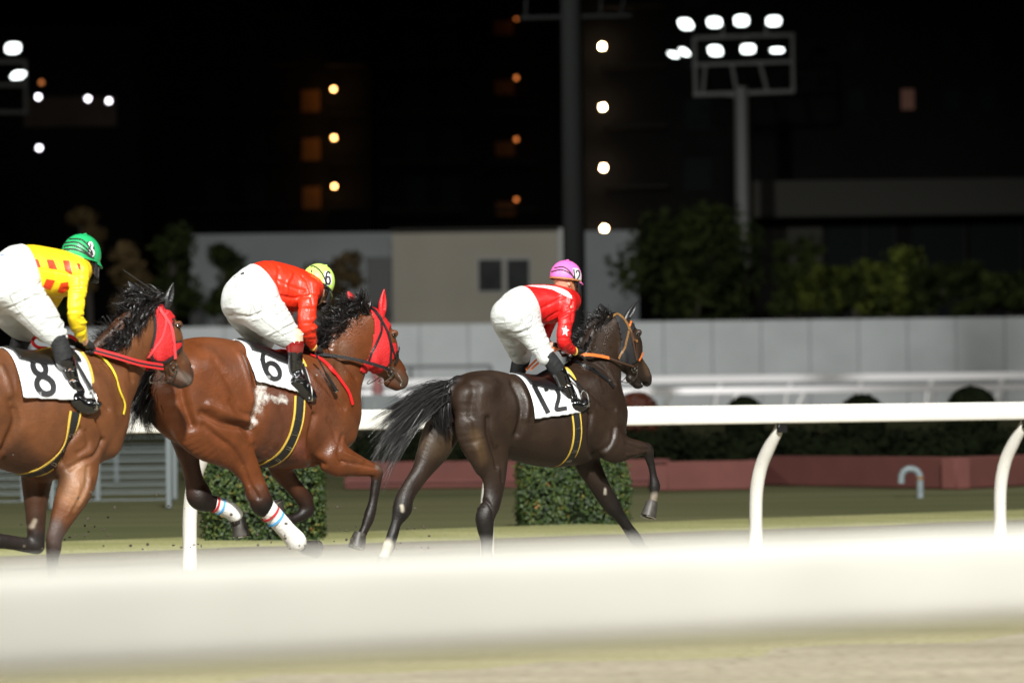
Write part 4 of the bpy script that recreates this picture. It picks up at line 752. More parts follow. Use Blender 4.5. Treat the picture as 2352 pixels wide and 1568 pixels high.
def sdig(mb, fr, S, c, ch, quad, wd, off):
    q = np.array(quad, float)
    for si, st in enumerate(DIG[ch]):
        cur = dens(st, .05); uv = q[0]*((1-cur[:, :1])*(1-cur[:, 1:]))+q[1]*(cur[:, :1]*(1-cur[:, 1:]))+q[2]*(cur[:, :1]*cur[:, 1:])+q[3]*((1-cur[:, :1])*cur[:, 1:])
        T = np.gradient(uv, axis=0); T /= np.linalg.norm(T, axis=1)[:, None]+1e-9; Nn = np.stack([-T[:, 1], T[:, 0]], 1)
        if np.allclose(uv[0], uv[-1]): Nn[0] = Nn[-1] = (Nn[0]+Nn[-1])/np.linalg.norm(Nn[0]+Nn[-1])
        rows = []
        for s in (-.5, 0, .5): p = pick(fr, S, uv+Nn*wd*s, c); rows.append(p+grad(S, p)*(off+.0005*si))
        n = len(cur); mb.add(np.concatenate(rows), [(a*n+i, a*n+i+1, (a+1)*n+i+1, (a+1)*n+i) for a in range(2) for i in range(n-1)])
def jockey(J, H):
    fr, c = H[0], J['c']; base = fr.plane(c, *J['base'], 0); base[2] -= .35
    wb = fr.wor(base[None])[0]; root = empty('person', wb, fr.h, J['label'], 'jockey', 'jockeys riding in the race'); O = base
    def put(name, body, h, m, parent=None, strokes=()):
        v, f = body.mesh(h); N = vnormals(v, f)
        for st in strokes:
            lat = st.get('lat', -.1); P2 = np.array([fr.plane(c, *p, lat) for p in dens(st['pts'], 12)])[:, [0, 2]]; d = segdist(v[:, [0, 2]], P2)
            m_ = (v[:, 1] < .02) if not st.get('all') else np.ones(len(v), bool)
            v = v+N*(m_*np.clip(st['d']*1.5, -.009, .02)*np.exp(-(d/st['w'])**2))[:, None]
        o = mkmesh(name, v-O, f, m, root if parent is None else parent); return o, Surf(v, f)
    lb = lambda k, p, la, b, kk=.03: limb(fr, c, la, p, b, k=kk)
    torso = lb(0, [t[:4] for t in J['torso']], 0, [t[4] for t in J['torso']], .04)
    arms = [lb(0, J['armR'], J['latR'], .9, .03), lb(0, J['armL'], J['latL'], .9, .03)]
    sh = J['shoulder']; shc = Chain([fr.plane(c, *sh, -.15), fr.plane(c, *sh, .15)], [.062, .062], [.062, .062], va=[1, 0, 0], vb=[0, 0, 1], k=.05, sub=2)
    pc = fr.plane(c, *J['pelvis'], 0); butts = [Chain([pc+[0, s*.082, 0], pc+[.05, s*.088, .02]], J['buttr'], J['buttr']*.86, va=[0, 0, 1], vb=[0, 1, 0], k=.045, sub=2) for s in (-1, 1)]
    th = [lb(0, J['thR'], [-.10, -.13, -.17, -.20, -.22][:len(J['thR'])], .92, .04), lb(0, J['thL'], [.10, .13, .17, .20, .22][:len(J['thL'])], .92, .04)]
    shinR = lb(0, J['sockR']+J['bootR'], -.24, .9, .02); shinL = lb(0, J['sockL'], .23, .9, .02)
    # head
    hc = fr.plane(c, *J['head'], 0); ti = R(J['tilt']); yw = R(J.get('yaw', 0)); ef = np.array([math.cos(ti)*math.cos(yw), math.cos(ti)*math.sin(yw), -math.sin(ti)]); el = np.array([-math.sin(yw), math.cos(yw), 0]); eu = np.cross(ef, el)
    X = lambda a, b_, d: hc+ef*a+el*b_+eu*d
    neck = lb(0, J['neck'], 0, .058, .03)
    hd = [Chain([X(-.02, 0, 0), X(.025, 0, 0)], .095, .078, va=eu, vb=el, k=.03, sub=2), Chain([X(.01, 0, -.05), X(.05, 0, -.105)], [.062, .036], [.058, .034], va=ef, vb=el, k=.03, sub=3),
          Chain([X(.085, 0, -.045), X(.108, 0, -.072)], [.011, .014], [.010, .015], va=ef, vb=el, k=.012, sub=2), Chain([X(.075, -.018, -.096), X(.075, .018, -.096)], .012, .008, va=ef, vb=eu, k=.01, sub=2)]
    for s in (-1, 1): hd += [Chain([X(-.005, s*.072, -.030), X(-.012, s*.080, -.062)], [.018, .012], [.008, .007], va=ef, vb=el, k=.008, sub=2), Chain([X(.07, s*.03, -.03), X(.078, s*.03, -.03)], .014, .012, va=eu, vb=el, k=.01, sub=1)]
    wR = fr.plane(c, *J['handR'], J['hlat'][0]); wL = fr.plane(c, *J['handL'], J['hlat'][1]); dR, dL = arms[0].c[-1]-arms[0].c[-4], arms[1].c[-1]-arms[1].c[-4]
    hR, hL = hand(fr, wR, wR-arms[0].c[-1]+dR*.3, 1), hand(fr, wL, wL-arms[1].c[-1]+dL*.3, -1)
    under = []
    for ch in [torso, shc]+arms+butts+th+[shinR, shinL]:
        q = Chain.__new__(Chain); q.__dict__.update(ch.__dict__); q.a = ch.a*.86; q.b = ch.b*.86; under.append(q)
    fore = [Chain([arms[0].c[-1], wR], [.024, .021], .024, k=.02, sub=2), Chain([arms[1].c[-1], wL], [.024, .021], .024, k=.02, sub=2)]
    put('body', Body(under+[neck]+hd+fore), .0065, M['skin'])
    T = torso; nT = len(T.c); kb = int(nT*J.get('waist', .28))
    def part(ch, i0, i1): q = Chain.__new__(Chain); q.__dict__.update(ch.__dict__); 
    def subc(ch, i0, i1, cap=(1.0, 1.0)):
        q = Chain.__new__(Chain); q.__dict__.update(ch.__dict__)
        for a in ('c', 'a', 'b', 'va', 'vb', 'col'): setattr(q, a, getattr(ch, a)[i0:i1])
        q.cap = cap; return q
    fold = []; rg = np.random.RandomState(len(J['label']))
    def folds(prs, lat, n_, span, amp, wd):
        P_ = catmull(np.array(prs, float), 6)
        for i in range(n_):
            t = (i+.5+rg.rand()*.6-.3)/n_*(len(P_)-1); u = np.array([np.interp(t, np.arange(len(P_)), P_[:, k]) for k in range(4)]); u2 = np.array([np.interp(min(t+rg.uniform(-1.5, 2.5), len(P_)-1), np.arange(len(P_)), P_[:, k]) for k in range(4)])
            a, b_ = (u[2:], u2[:2]); f1 = rg.uniform(0, .3); f2 = f1+rg.uniform(*span); p, q = a+(b_-a)*f1, a+(b_-a)*f2; m = (p+q)/2+rg.randn(2)*8
            fold.append(dict(pts=[tuple(p), tuple(m), tuple(q)], w=wd*rg.uniform(.8, 1.3), d=amp*rg.uniform(.6, 1.2)*(-1 if i % 2 else .8), lat=lat))
    folds(J['thR'], -.2, 15, (.35, .75), .0034, .0075); folds(J['thL'], .2, 6, (.3, .7), .004, .008)
    fb = fold; fold = []; folds(J['armR'], -.2, 11, (.5, 1), .0030, .008); folds([t[:4] for t in J['torso'][1:]], -.15, 6, (.4, .8), .0022, .012); fj = fold
    bo, bs = put('breeches', Body([subc(T, 0, kb+2, (1, .22))]+butts+th, off=.009), .0052, J['mats']['breeches'], strokes=tuple(J.get('bstrokes', ()))+tuple(fb))
    jo, js = put('jersey', Body([subc(T, max(kb-1, 0), nT, (.12, 1)), shc]+arms, off=.004), .0055, J['mats']['jersey'], strokes=tuple(J.get('jstrokes', ()))+tuple(fj))
    for sm in J['seams']: mb = MB(); strap(mb, fr, bs, c, sm, .005, off=.0012, th=.002, step=12); mb.build('seam', M['seam_w'], bo, off=O)
    ns = len(J['sockR']); nsub = 4
    put('stocking', Body([subc(shinR, 0, (ns-1)*nsub+2)], off=.002), .006, J['mats']['sock']); put('stocking', Body([shinL], off=.002), .006, J['mats']['sock'])
    if 'top' in J['mats']:
        k1 = (ns-1)*nsub; put('boot_cuff', Body([subc(shinR, k1-1, k1+5)], off=.0065), .005, J['mats']['top']); k0 = k1+4
    else: k0 = (ns-1)*nsub
    bt = [subc(shinR, k0, len(shinR.c)), limb(fr, c, -.27, J['footR'], .040, k=.02)]
    put('boot', Body(bt, off=.004), .005, M['boot'], strokes=J.get('btstrokes', ()))
    for s, hh in ((1, hR), (-1, hL)): put('glove', Body(hh), .0042, M['glove'])
    # helmet
    hr = J.get('hr', (.128, .108, .132)); hv = MB(); Mx = np.stack([ef*hr[0], el*hr[1], eu*hr[2]], 1); nA, nP = 48, 16; hb = J.get('hbase', -.18); V = []; Fq = []
    for i in range(nP+1):
        ph = (math.pi/2)*(1-i/nP)-(0.22)*(i/nP) if False else math.pi/2-(math.pi/2+.20)*i/nP
        for k in range(nA):
            t = 2*math.pi*k/nA; rr = math.cos(ph)*(1+.010*abs(math.cos(3*t)))
            V.append(hc+eu*.010+Mx@np.array([math.cos(t)*rr, math.sin(t)*rr, math.sin(ph)]))
    Fq = [(i*nA+k, (i+1)*nA+k, (i+1)*nA+(k+1) % nA, i*nA+(k+1) % nA) for i in range(nP) for k in range(nA)]
    V = np.array(V); Fq = np.array(Fq); he = mkmesh('helmet', V-O, Fq, J['mats']['cap'], root); md = he.modifiers.new('s', 'SOLIDIFY'); md.thickness = .004; md.offset = -1; hs = Surf(V, Fq)
    mb = MB(); mb.sphere(hc+eu*(hr[2]+.012), (.014, .014, .006), 12, 6); mb.build('cap_button', J['mats']['cap'], he, off=O)
    mb = MB(); A = np.linspace(-1.0, 1.0, 20); pi = [hc+eu*.010+Mx@np.array([math.cos(a)*.985, math.sin(a)*.985, -.16]) for a in A]; po = [hc+eu*.010+Mx@np.array([math.cos(a)*(.99+.24*math.cos(a*1.4)), math.sin(a)*1.02, -.24-.10*math.cos(a)]) for a in A]
    mb.add(pi+po+[x-eu*.004 for x in pi]+[x-eu*.004 for x in po], [(i, 20+i, 21+i, 1+i) for i in range(19)]+[(40+i, 41+i, 61+i, 60+i) for i in range(19)]+[(20+i, 60+i, 61+i, 21+i) for i in range(19)]); mb.build('cap_peak', J['mats']['cap'], he, off=O)
    # rim band, number panel, goggle elastics
    mb = MB(); A = np.linspace(0, 2*math.pi, 49); g = [Mx@np.array([math.cos(a), math.sin(a), -.19]) for a in A]; mb.ribbon([hc+eu*.010+x*.995 for x in g], [tuple(eu)]*49, .012, .006, nrm=g); mb.build('helmet_rim', J['mats'].get('rim', M['elastic']), he, off=O)
    for ply, m_ in J['panel']: mb = MB(); patch(mb, fr, hs, c, ply, .0015, rings=5, step=5); mb.build('number_panel', m_, he, off=O)
    mb = MB()
    for ch, quad, wd in J['hnum']: sdig(mb, fr, hs, c, ch, quad, wd, .0030)
    mb.build('cap_number', J['numm'], he, off=O)
    for pts in J['elastic']:
        mb = MB(); strap(mb, fr, hs, c, pts, .009, off=.004, th=.003, step=8); mb.build('goggle_strap', M['elastic'], he, off=O)
    # hood and chin strap, visor
    mb = MB(); 
    for s in (-1, 1): mb.ribbon(catmull(np.array([X(-.02, s*.087, -.015), X(.005, s*.086, -.05), X(.03, s*.066, -.09), X(.05, s*.035, -.125), X(.052, 0, -.142)]), 5), ef, .018, .004)
    mb.build('chin_strap', J['mats']['chin'], root, off=O)
    V2 = []; nn = 18
    for i in range(7):
        s = i/6; 
        for k in range(nn): a = -1.15+2.3*k/(nn-1); V2.append(X((.118+.020*s)*math.cos(a)*1.08, (.104)*math.sin(a), -.012-.125*s*(.55+.45*math.cos(a))))
    vo = mkmesh('visor', np.array(V2)-O, [(i*nn+k, i*nn+k+1, (i+1)*nn+k+1, (i+1)*nn+k) for i in range(6) for k in range(nn-1)], M['visor'], root); md = vo.modifiers.new('s', 'SOLIDIFY'); md.thickness = .002
    mb = MB(); mb.ribbon([X(.112*math.cos(a), .092*math.sin(a), -.028) for a in np.linspace(-1.3, 1.3, 16)], [tuple(eu)]*16, .034, .010, nrm=[tuple(ef*math.cos(a)+el*math.sin(a)) for a in np.linspace(-1.3, 1.3, 16)]); mb.build('goggles', M['elastic'], root, off=O)
    for ply in J.get('patches', ()): mb = MB(); patch(mb, fr, js, c, ply[0], .0022, rings=6, step=7); mb.build(ply[2], ply[1], jo, off=O)
    for ply in J.get('bpatches', ()): mb = MB(); patch(mb, fr, bs, c, ply[0], .002, rings=3, step=4); mb.build(ply[2], ply[1], bo, off=O)
    mb = MB(); wr = arms[0].c[-1]; d = (wR-wr)/np.linalg.norm(wR-wr); e1 = np.cross(d, [0, 1, 0]); mb.tube([wr+d*.004+(e1*math.cos(a)+np.array([0, 1, 0])*math.sin(a))*.031 for a in np.linspace(0, 2*math.pi, 20)], .0045, n=6); mb.build('wristband', M['yellow'], root, off=O)
    # stirrup iron and leather belong to the saddle of the horse
    f0 = np.array([fr.plane(c, *p, -.285) for p in J['stirrup']]); Tn = (f0[1]-f0[0]); L = np.linalg.norm(Tn); Tn /= L; mid = (f0[0]+f0[1])/2; upv = np.array([-Tn[2]*.2, 0, 1.0]); upv /= np.linalg.norm(upv)
    mb = MB(); a = np.linspace(0, math.pi, 16); pts = [mid+np.array([0, 1, 0])*math.cos(x)*.055+Tn*.03+upv*(math.sin(x)*.12-.035) for x in a]; mb.tube(pts+[pts[0]], .006, n=8); so = mb.build('stirrup', M['metal'], H[1])
    mb = MB(); mb.ribbon([fr.plane(c, *J['sleather'], -.20), mid+upv*.085+Tn*.03], [1, 0, 0], .022, .005); mb.build('stirrup_leather', M['black_leather'], H[1])
    return root, (bs, js, hs)
star = []
for i in range(10): r_ = 42 if i % 2 == 0 else 17; a_ = -math.pi/2+.15+i*math.pi/5; star.append((720+r_*.85*math.cos(a_), 678+r_*1.3*math.sin(a_)))
J12 = dict(c='D', seams=[[(190, 378), (172, 460), (172, 560), (195, 650)], [(195, 445), (270, 450), (325, 520), (335, 600), (320, 660)], [(345, 600), (400, 700), (450, 820), (500, 920)], [(180, 395), (230, 390), (330, 385), (415, 400)]], label='jockey in pink cap and red jersey with white star, crouching on the leading dark horse', base=(300, 900), pelvis=(252, 560), buttr=.118,
    torso=[(150, 400, 320, 690, .15), (205, 340, 430, 610, .145), (330, 292, 500, 600, .15), (470, 276, 580, 603, .165), (590, 280, 680, 585, .175), (690, 315, 760, 520, .14)], shoulder=(735, 395),
    neck=[(655, 285, 760, 390), (660, 215, 780, 330)], head=(722, 205), tilt=8, yaw=-4,
    armR=[(690, 400, 818, 450), (668, 540, 802, 555), (650, 655, 772, 650), (643, 750, 768, 745), (670, 835, 775, 775), (740, 870, 800, 815), (790, 877, 815, 845)], latR=[-.175, -.20, -.215, -.215, -.19, -.15, -.12],
    armL=[(620, 380, 720, 450), (560, 560, 650, 580), (500, 740, 580, 740), (560, 810, 590, 775), (590, 825, 600, 790)], latL=[.17, .20, .21, .15, .10], handR=(835, 862), handL=(640, 815), hlat=(-.10, .08),
    thR=[(170, 640, 440, 480), (290, 730, 500, 610), (375, 810, 550, 730), (440, 880, 588, 820), (478, 940, 612, 880)], thL=[(90, 640, 330, 620), (150, 750, 350, 730), (200, 850, 385, 810), (240, 920, 408, 870)],
    sockR=[(505, 925, 625, 885), (545, 1000, 680, 955), (590, 1060, 720, 1020)], bootR=[(620, 1110, 742, 1070), (665, 1200, 778, 1150), (705, 1280, 812, 1230), (745, 1360, 850, 1300)], sockL=[(255, 935, 408, 885), (235, 1010, 385, 965), (218, 1080, 345, 1060)],
    footR=[(775, 1395, 830, 1290), (830, 1400, 880, 1310), (880, 1345, 925, 1290)], stirrup=[(800, 1340), (930, 1300)], sleather=(740, 1060),
    mats=dict(breeches=M['breeches'], jersey=M['silk_red'], sock=M['sock'], cap=M['cap_pink'], chin=M['strap_tan'], rim=M['strap_tan']), hr=(.127, .110, .125),
    panel=[([(785, 120), (830, 118), (858, 160), (862, 245), (825, 258), (798, 240)], M['patch_white'])], numm=M['ink'], hnum=[('1', [(788, 128), (800, 128), (812, 240), (800, 240)], 12), ('2', [(812, 140), (846, 140), (852, 235), (815, 232)], 11)],
    elastic=[[(600, 150), (680, 132), (750, 158), (800, 205), (840, 262)], [(625, 118), (700, 108), (760, 150), (800, 220), (830, 270)]],
    patches=[([(370, 276), (440, 272), (540, 272), (620, 282), (690, 300), (745, 330), (775, 365), (778, 392), (740, 350), (670, 320), (580, 306), (500, 288), (430, 282)], M['patch_white'], 'white_yoke'), (star, M['patch_white'], 'white_star')],
    bpatches=[([(200, 362), (225, 358), (232, 362), (206, 367)], M['yellow'], 'logo')],
    bstrokes=[dict(pts=[(180, 380), (170, 500), (185, 640)], w=.012, d=-.012, all=1, lat=0), dict(pts=[(190, 690), (260, 700), (325, 660), (345, 560)], w=.010, d=-.006), dict(pts=[(430, 560), (360, 580), (330, 600)], w=.006, d=-.004), dict(pts=[(460, 620), (380, 640)], w=.006, d=.003), dict(pts=[(580, 800), (520, 830), (470, 835)], w=.006, d=-.005), dict(pts=[(600, 850), (540, 870), (480, 880)], w=.006, d=-.004)],
    jstrokes=[dict(pts=[(680, 460), (600, 520), (520, 590)], w=.010, d=-.007), dict(pts=[(690, 500), (640, 540), (570, 590)], w=.008, d=.005), dict(pts=[(640, 380), (560, 430), (470, 480)], w=.012, d=-.005), dict(pts=[(690, 420), (672, 520), (660, 590)], w=.010, d=-.010), dict(pts=[(650, 770), (720, 800), (780, 790)], w=.008, d=-.006), dict(pts=[(780, 500), (730, 580), (700, 620)], w=.010, d=-.005)],
    btstrokes=[dict(pts=[(690, 1180), (780, 1140)], w=.006, d=-.005, lat=-.26), dict(pts=[(740, 1300), (830, 1270)], w=.007, d=-.007, lat=-.26), dict(pts=[(700, 1080), (730, 1180), (760, 1260)], w=.007, d=-.005, lat=-.26)])
J6 = dict(c='E', seams=[[(240, 205), (205, 320), (198, 420), (222, 530)], [(215, 295), (290, 310), (345, 380), (358, 470), (345, 540)], [(368, 380), (375, 470), (450, 580), (600, 700), (680, 760)], [(195, 205), (300, 205), (420, 205), (500, 220)]], label='jockey in lime cap and plain orange-red jersey with tan stockings, on the middle horse', base=(350, 900), pelvis=(318, 385), buttr=.126,
    torso=[(150, 330, 400, 570, .15), (225, 190, 500, 440, .145), (375, 92, 610, 450, .155), (540, 92, 700, 525, .165), (690, 125, 800, 510, .175), (830, 185, 905, 430, .14)], shoulder=(890, 300),
    neck=[(850, 210, 960, 380), (880, 190, 1000, 330)], head=(965, 262), tilt=30, yaw=0,
    armR=[(845, 250, 975, 350), (805, 400, 975, 410), (790, 520, 958, 520), (783, 640, 948, 620), (800, 720, 955, 690), (850, 790, 958, 760), (900, 855, 955, 830)], latR=[-.175, -.19, -.205, -.21, -.19, -.16, -.13],
    armL=[(760, 240, 860, 330), (680, 430, 780, 480), (560, 700, 640, 700), (540, 780, 600, 740), (620, 835, 650, 790), (700, 860, 720, 810)], latL=[.17, .20, .22, .20, .14, .10], handR=(962, 872), handL=(850, 865), hlat=(-.10, .03),
    thR=[(170, 520, 535, 345), (300, 610, 640, 440), (430, 700, 710, 540), (560, 765, 770, 660), (650, 800, 815, 715)], thL=[(140, 520, 390, 560), (240, 670, 470, 640), (340, 780, 540, 690), (395, 840, 555, 750)],
    sockR=[(678, 745, 835, 740), (680, 790, 836, 790), (683, 835, 836, 832)], bootR=[(686, 870, 833, 868), (690, 910, 831, 905), (698, 1000, 828, 990), (706, 1080, 815, 1070), (725, 1150, 840, 1110)], sockL=[(400, 830, 520, 760), (330, 850, 450, 800), (240, 870, 330, 850)],
    footR=[(700, 1180, 860, 1130), (760, 1265, 895, 1190), (830, 1320, 945, 1260), (880, 1325, 950, 1290)], stirrup=[(760, 1270), (930, 1300)], sleather=(830, 1000),
    mats=dict(breeches=M['breeches'], jersey=M['silk_orange'], sock=M['sock_tan'], top=M['boot_top'], cap=M['cap_lime'], chin=M['elastic']), hr=(.118, .102, .128),
    panel=[([(1040, 145), (1070, 150), (1100, 195), (1098, 265), (1060, 285), (1020, 240), (1028, 180)], M['patch_white'])], numm=M['ink'], hnum=[('6', [(1045, 150), (1085, 160), (1085, 272), (1040, 262)], 15)],
    elastic=[[(880, 98), (950, 112), (1005, 165), (1040, 240), (1055, 320)], [(905, 205), (960, 240), (1000, 285)]],
    bpatches=[([(258, 170), (280, 163), (290, 158), (296, 166), (288, 170), (294, 178), (280, 176), (268, 184)], M['ink'], 'logo')],
    bstrokes=[dict(pts=[(235, 200), (200, 330), (200, 450), (220, 540)], w=.010, d=-.010, all=1, lat=0), dict(pts=[(160, 540), (260, 570), (350, 520), (355, 420)], w=.010, d=-.007), dict(pts=[(550, 380), (480, 400), (400, 400)], w=.006, d=-.004), dict(pts=[(610, 440), (520, 470), (430, 460)], w=.006, d=.004), dict(pts=[(660, 500), (570, 530), (480, 520)], w=.006, d=-.004), dict(pts=[(760, 640), (690, 680), (620, 680)], w=.006, d=-.006), dict(pts=[(790, 690), (720, 730), (660, 740)], w=.006, d=.004), dict(pts=[(300, 300), (350, 350), (360, 460)], w=.006, d=-.003)],
    jstrokes=[dict(pts=[(600, 120), (560, 230), (580, 330)], w=.012, d=-.006), dict(pts=[(790, 200), (800, 330), (800, 460)], w=.010, d=-.012), dict(pts=[(700, 170), (640, 260), (640, 360)], w=.012, d=.006), dict(pts=[(520, 200), (600, 260), (760, 330)], w=.010, d=-.005), dict(pts=[(600, 380), (700, 400), (790, 380)], w=.010, d=-.006), dict(pts=[(930, 580), (870, 600), (810, 640)], w=.010, d=-.009), dict(pts=[(945, 620), (880, 650), (800, 690)], w=.009, d=.007), dict(pts=[(900, 400), (870, 480), (880, 560)], w=.012, d=-.006), dict(pts=[(940, 720), (870, 740)], w=.008, d=-.005)],
    btstrokes=[dict(pts=[(765, 900), (760, 1000), (762, 1100)], w=.006, d=-.004, lat=-.26), dict(pts=[(700, 1110), (760, 1120), (830, 1090)], w=.008, d=-.008, lat=-.26), dict(pts=[(720, 1150), (790, 1160), (850, 1140)], w=.007, d=-.005, lat=-.26)])
J8 = dict(c='F', seams=[[(100, 330), (72, 420), (78, 520), (130, 620), (240, 740), (350, 850)], [(5, 340), (40, 380), (45, 470), (10, 530)]], label='jockey in green cap and yellow jersey with red squares, at left edge', base=(120, 950), pelvis=(60, 400), buttr=.122,
    torso=[(-100, 380, 160, 600, .15), (-10, 210, 270, 450, .145), (120, 152, 330, 500, .155), (270, 155, 430, 533, .165), (420, 178, 545, 525, .175), (550, 225, 640, 440, .14)], shoulder=(620, 320),
    neck=[(590, 215, 690, 360), (620, 170, 730, 300)], head=(650, 215), tilt=13, yaw=0,
    armR=[(590, 300, 705, 380), (562, 440, 700, 460), (548, 560, 682, 560), (545, 660, 672, 650), (552, 730, 680, 710), (585, 810, 692, 780), (628, 880, 695, 850)], latR=[-.175, -.19, -.205, -.21, -.19, -.16, -.13],
    armL=[(500, 260, 600, 330), (420, 480, 520, 520), (290, 760, 360, 760), (290, 860, 330, 820), (370, 905, 390, 870), (470, 900, 480, 870)], latL=[.17, .20, .22, .20, .14, .10], handR=(712, 925), handL=(600, 900), hlat=(-.10, .03),
    thR=[(-40, 560, 275, 380), (80, 650, 355, 500), (190, 740, 435, 620), (310, 850, 490, 730), (395, 905, 520, 805)], thL=[(-130, 540, 110, 560), (-40, 680, 190, 680), (50, 780, 250, 740), (125, 835, 290, 785)],
    sockR=[(400, 890, 525, 835), (420, 960, 562, 930), (448, 1050, 590, 1040)], bootR=[(478, 1075, 602, 1060), (500, 1150, 618, 1130), (528, 1240, 640, 1215), (555, 1320, 680, 1290)], sockL=[(125, 840, 290, 800), (90, 900, 240, 870), (70, 960, 200, 950)],
    footR=[(560, 1400, 660, 1330), (620, 1452, 720, 1370), (700, 1452, 780, 1370), (770, 1410, 800, 1385)], stirrup=[(630, 1400), (790, 1390)], sleather=(600, 1040),
    mats=dict(breeches=M['breeches'], jersey=M['silk_yellow'], sock=M['sock'], cap=M['cap_green'], chin=M['elastic'], rim=M['cap_green']), hr=(.130, .112, .135),
    panel=[([(700, 95), (735, 92), (758, 140), (762, 205), (735, 240), (700, 205), (712, 150)], M['elastic'])], numm=M['patch_white'], hnum=[('8', [(708, 102), (740, 98), (758, 205), (722, 215)], 12)],
    elastic=[[(492, 160), (580, 152), (660, 175), (725, 215), (765, 262)], [(500, 135), (590, 125), (670, 160), (735, 215), (770, 255)], [(525, 105), (620, 100), (690, 145), (740, 205)], [(560, 75), (650, 78), (710, 130), (745, 200)]],
    patches=[(p, M['patch_red'], 'red_square') for p in ([(100, 162), (190, 150), (262, 178), (180, 190)], [(238, 235), (305, 235), (328, 300), (264, 300)], [(372, 237), (430, 240), (460, 318), (392, 308)], [(503, 243), (558, 246), (585, 362), (523, 328)], [(270, 352), (308, 370), (290, 420), (272, 402)], [(372, 392), (442, 405), (405, 480), (343, 462)], [(490, 425), (553, 415), (545, 475), (505, 508), (460, 495)], [(612, 264), (645, 272), (655, 326), (632, 312)])],
    bpatches=[([(2, 198), (20, 200), (40, 196), (34, 203), (22, 206), (10, 210)], M['logo_blue'], 'logo')],
    bstrokes=[dict(pts=[(100, 300), (70, 420), (90, 540), (150, 640)], w=.006, d=-.004), dict(pts=[(280, 420), (200, 460), (110, 460)], w=.006, d=-.005), dict(pts=[(310, 470), (220, 510), (130, 510)], w=.006, d=.004), dict(pts=[(330, 520), (250, 560), (160, 580)], w=.007, d=-.006), dict(pts=[(480, 760), (420, 790), (350, 800)], w=.006, d=-.005), dict(pts=[(510, 810), (450, 840), (380, 860)], w=.006, d=-.004)],
    jstrokes=[dict(pts=[(570, 260), (562, 380), (560, 470)], w=.010, d=-.010), dict(pts=[(300, 320), (420, 340), (550, 370)], w=.005, d=-.004), dict(pts=[(680, 660), (620, 690), (560, 700)], w=.009, d=-.007), dict(pts=[(690, 700), (640, 740), (570, 750)], w=.008, d=.006)],
    btstrokes=[dict(pts=[(500, 1130), (600, 1110)], w=.006, d=-.006, lat=-.26), dict(pts=[(530, 1220), (620, 1190)], w=.006, d=-.006, lat=-.26), dict(pts=[(560, 1300), (660, 1280)], w=.008, d=-.008, lat=-.26), dict(pts=[(540, 1080), (570, 1200), (600, 1300)], w=.007, d=-.004, lat=-.26)])
JR = [jockey(J12, S12), jockey(J6, S6), jockey(J8, S8)]
def whip(H, c, pts, lat, label):
    fr = H[0]; p = np.array([fr.plane(c, *a, lat) for a in pts]); o0 = p[0]; root = empty('riding_whip', fr.wor(o0[None])[0], fr.h, label, 'whip', 'riding whips held by jockeys')
    MB().tube([p[0], p[1]], [.006, .005], n=8).build('shaft', M['webbing'], root, off=o0)
    MB().tube([p[1], p[2]], [.009, .013], n=10).build('handle', M['black_leather'], root, off=o0)
    d = (p[2]-p[1])/np.linalg.norm(p[2]-p[1]); MB().tube([p[2], p[2]+d*.006], .017, n=10).build('end_cap', M['metal'], root, off=o0)
whip(S12, 'D', [(835, 880), (975, 1010), (1108, 1118)], -.15, 'thin black riding whip held by the jockey in the pink cap')
whip(S6, 'E', [(945, 900), (1045, 1085), (1140, 1250)], -.26, 'black riding whip with thick handle hanging below the lime-capped jockey\'s glove')
print('jockeys done')
# ------------------------------------------------------------------ setting: ground, track
ct, stn = math.cos(TH), math.sin(TH)
def A3(px, py, D): return at_depth(px, py, D)
def zpx(px, py, D): return float(A3(px, py, D)[2])
def xpx(px, D, py=940): return float(A3(px, py, D)[0])
def ground_mat(name, c1, c2, c3, scale=1.5, fine=60, bump=.5, streak=(1, 1, 1), rz=0.0, rough=.9, bd=.03):
    m = bpy.data.materials.new(name); m.use_nodes = True; nt = m.node_tree; b = nt.nodes['Principled BSDF']; L = nt.links; b.inputs['Roughness'].default_value = rough; b.inputs['Specular IOR Level'].default_value = .15
    tc = nt.nodes.new('ShaderNodeTexCoord'); mp = nt.nodes.new('ShaderNodeMapping'); mp.inputs['Rotation'].default_value = (0, 0, -rz); mp.inputs['Scale'].default_value = streak; L.new(tc.outputs['Object'], mp.inputs[0])
    n1 = nt.nodes.new('ShaderNodeTexNoise'); n1.inputs['Scale'].default_value = scale; n1.inputs['Detail'].default_value = 5; L.new(mp.outputs[0], n1.inputs['Vector'])
    n2 = nt.nodes.new('ShaderNodeTexNoise'); n2.inputs['Scale'].default_value = fine; n2.inputs['Detail'].default_value = 4; L.new(tc.outputs['Object'], n2.inputs['Vector'])
    cr = nt.nodes.new('ShaderNodeValToRGB'); cr.color_ramp.elements[0].color = (*c1, 1); cr.color_ramp.elements[0].position = .32; cr.color_ramp.elements[1].color = (*c2, 1); cr.color_ramp.elements[1].position = .68; L.new(n1.outputs['Fac'], cr.inputs[0])
    mx = nt.nodes.new('ShaderNodeMix'); mx.data_type = 'RGBA'; mr = nt.nodes.new('ShaderNodeMapRange'); mr.inputs[1].default_value = .48; mr.inputs[2].default_value = .68; L.new(n2.outputs['Fac'], mr.inputs[0]); L.new(mr.outputs[0], mx.inputs[0]); L.new(cr.outputs[0], mx.inputs[6]); mx.inputs[7].default_value = (*c3, 1); L.new(mx.outputs[2], b.inputs['Base Color'])
    bp = nt.nodes.new('ShaderNodeBump'); bp.inputs['Strength'].default_value = bump; bp.inputs['Distance'].default_value = bd; L.new(n2.outputs['Fac'], bp.inputs['Height']); L.new(bp.outputs[0], b.inputs['Normal'])
    return m
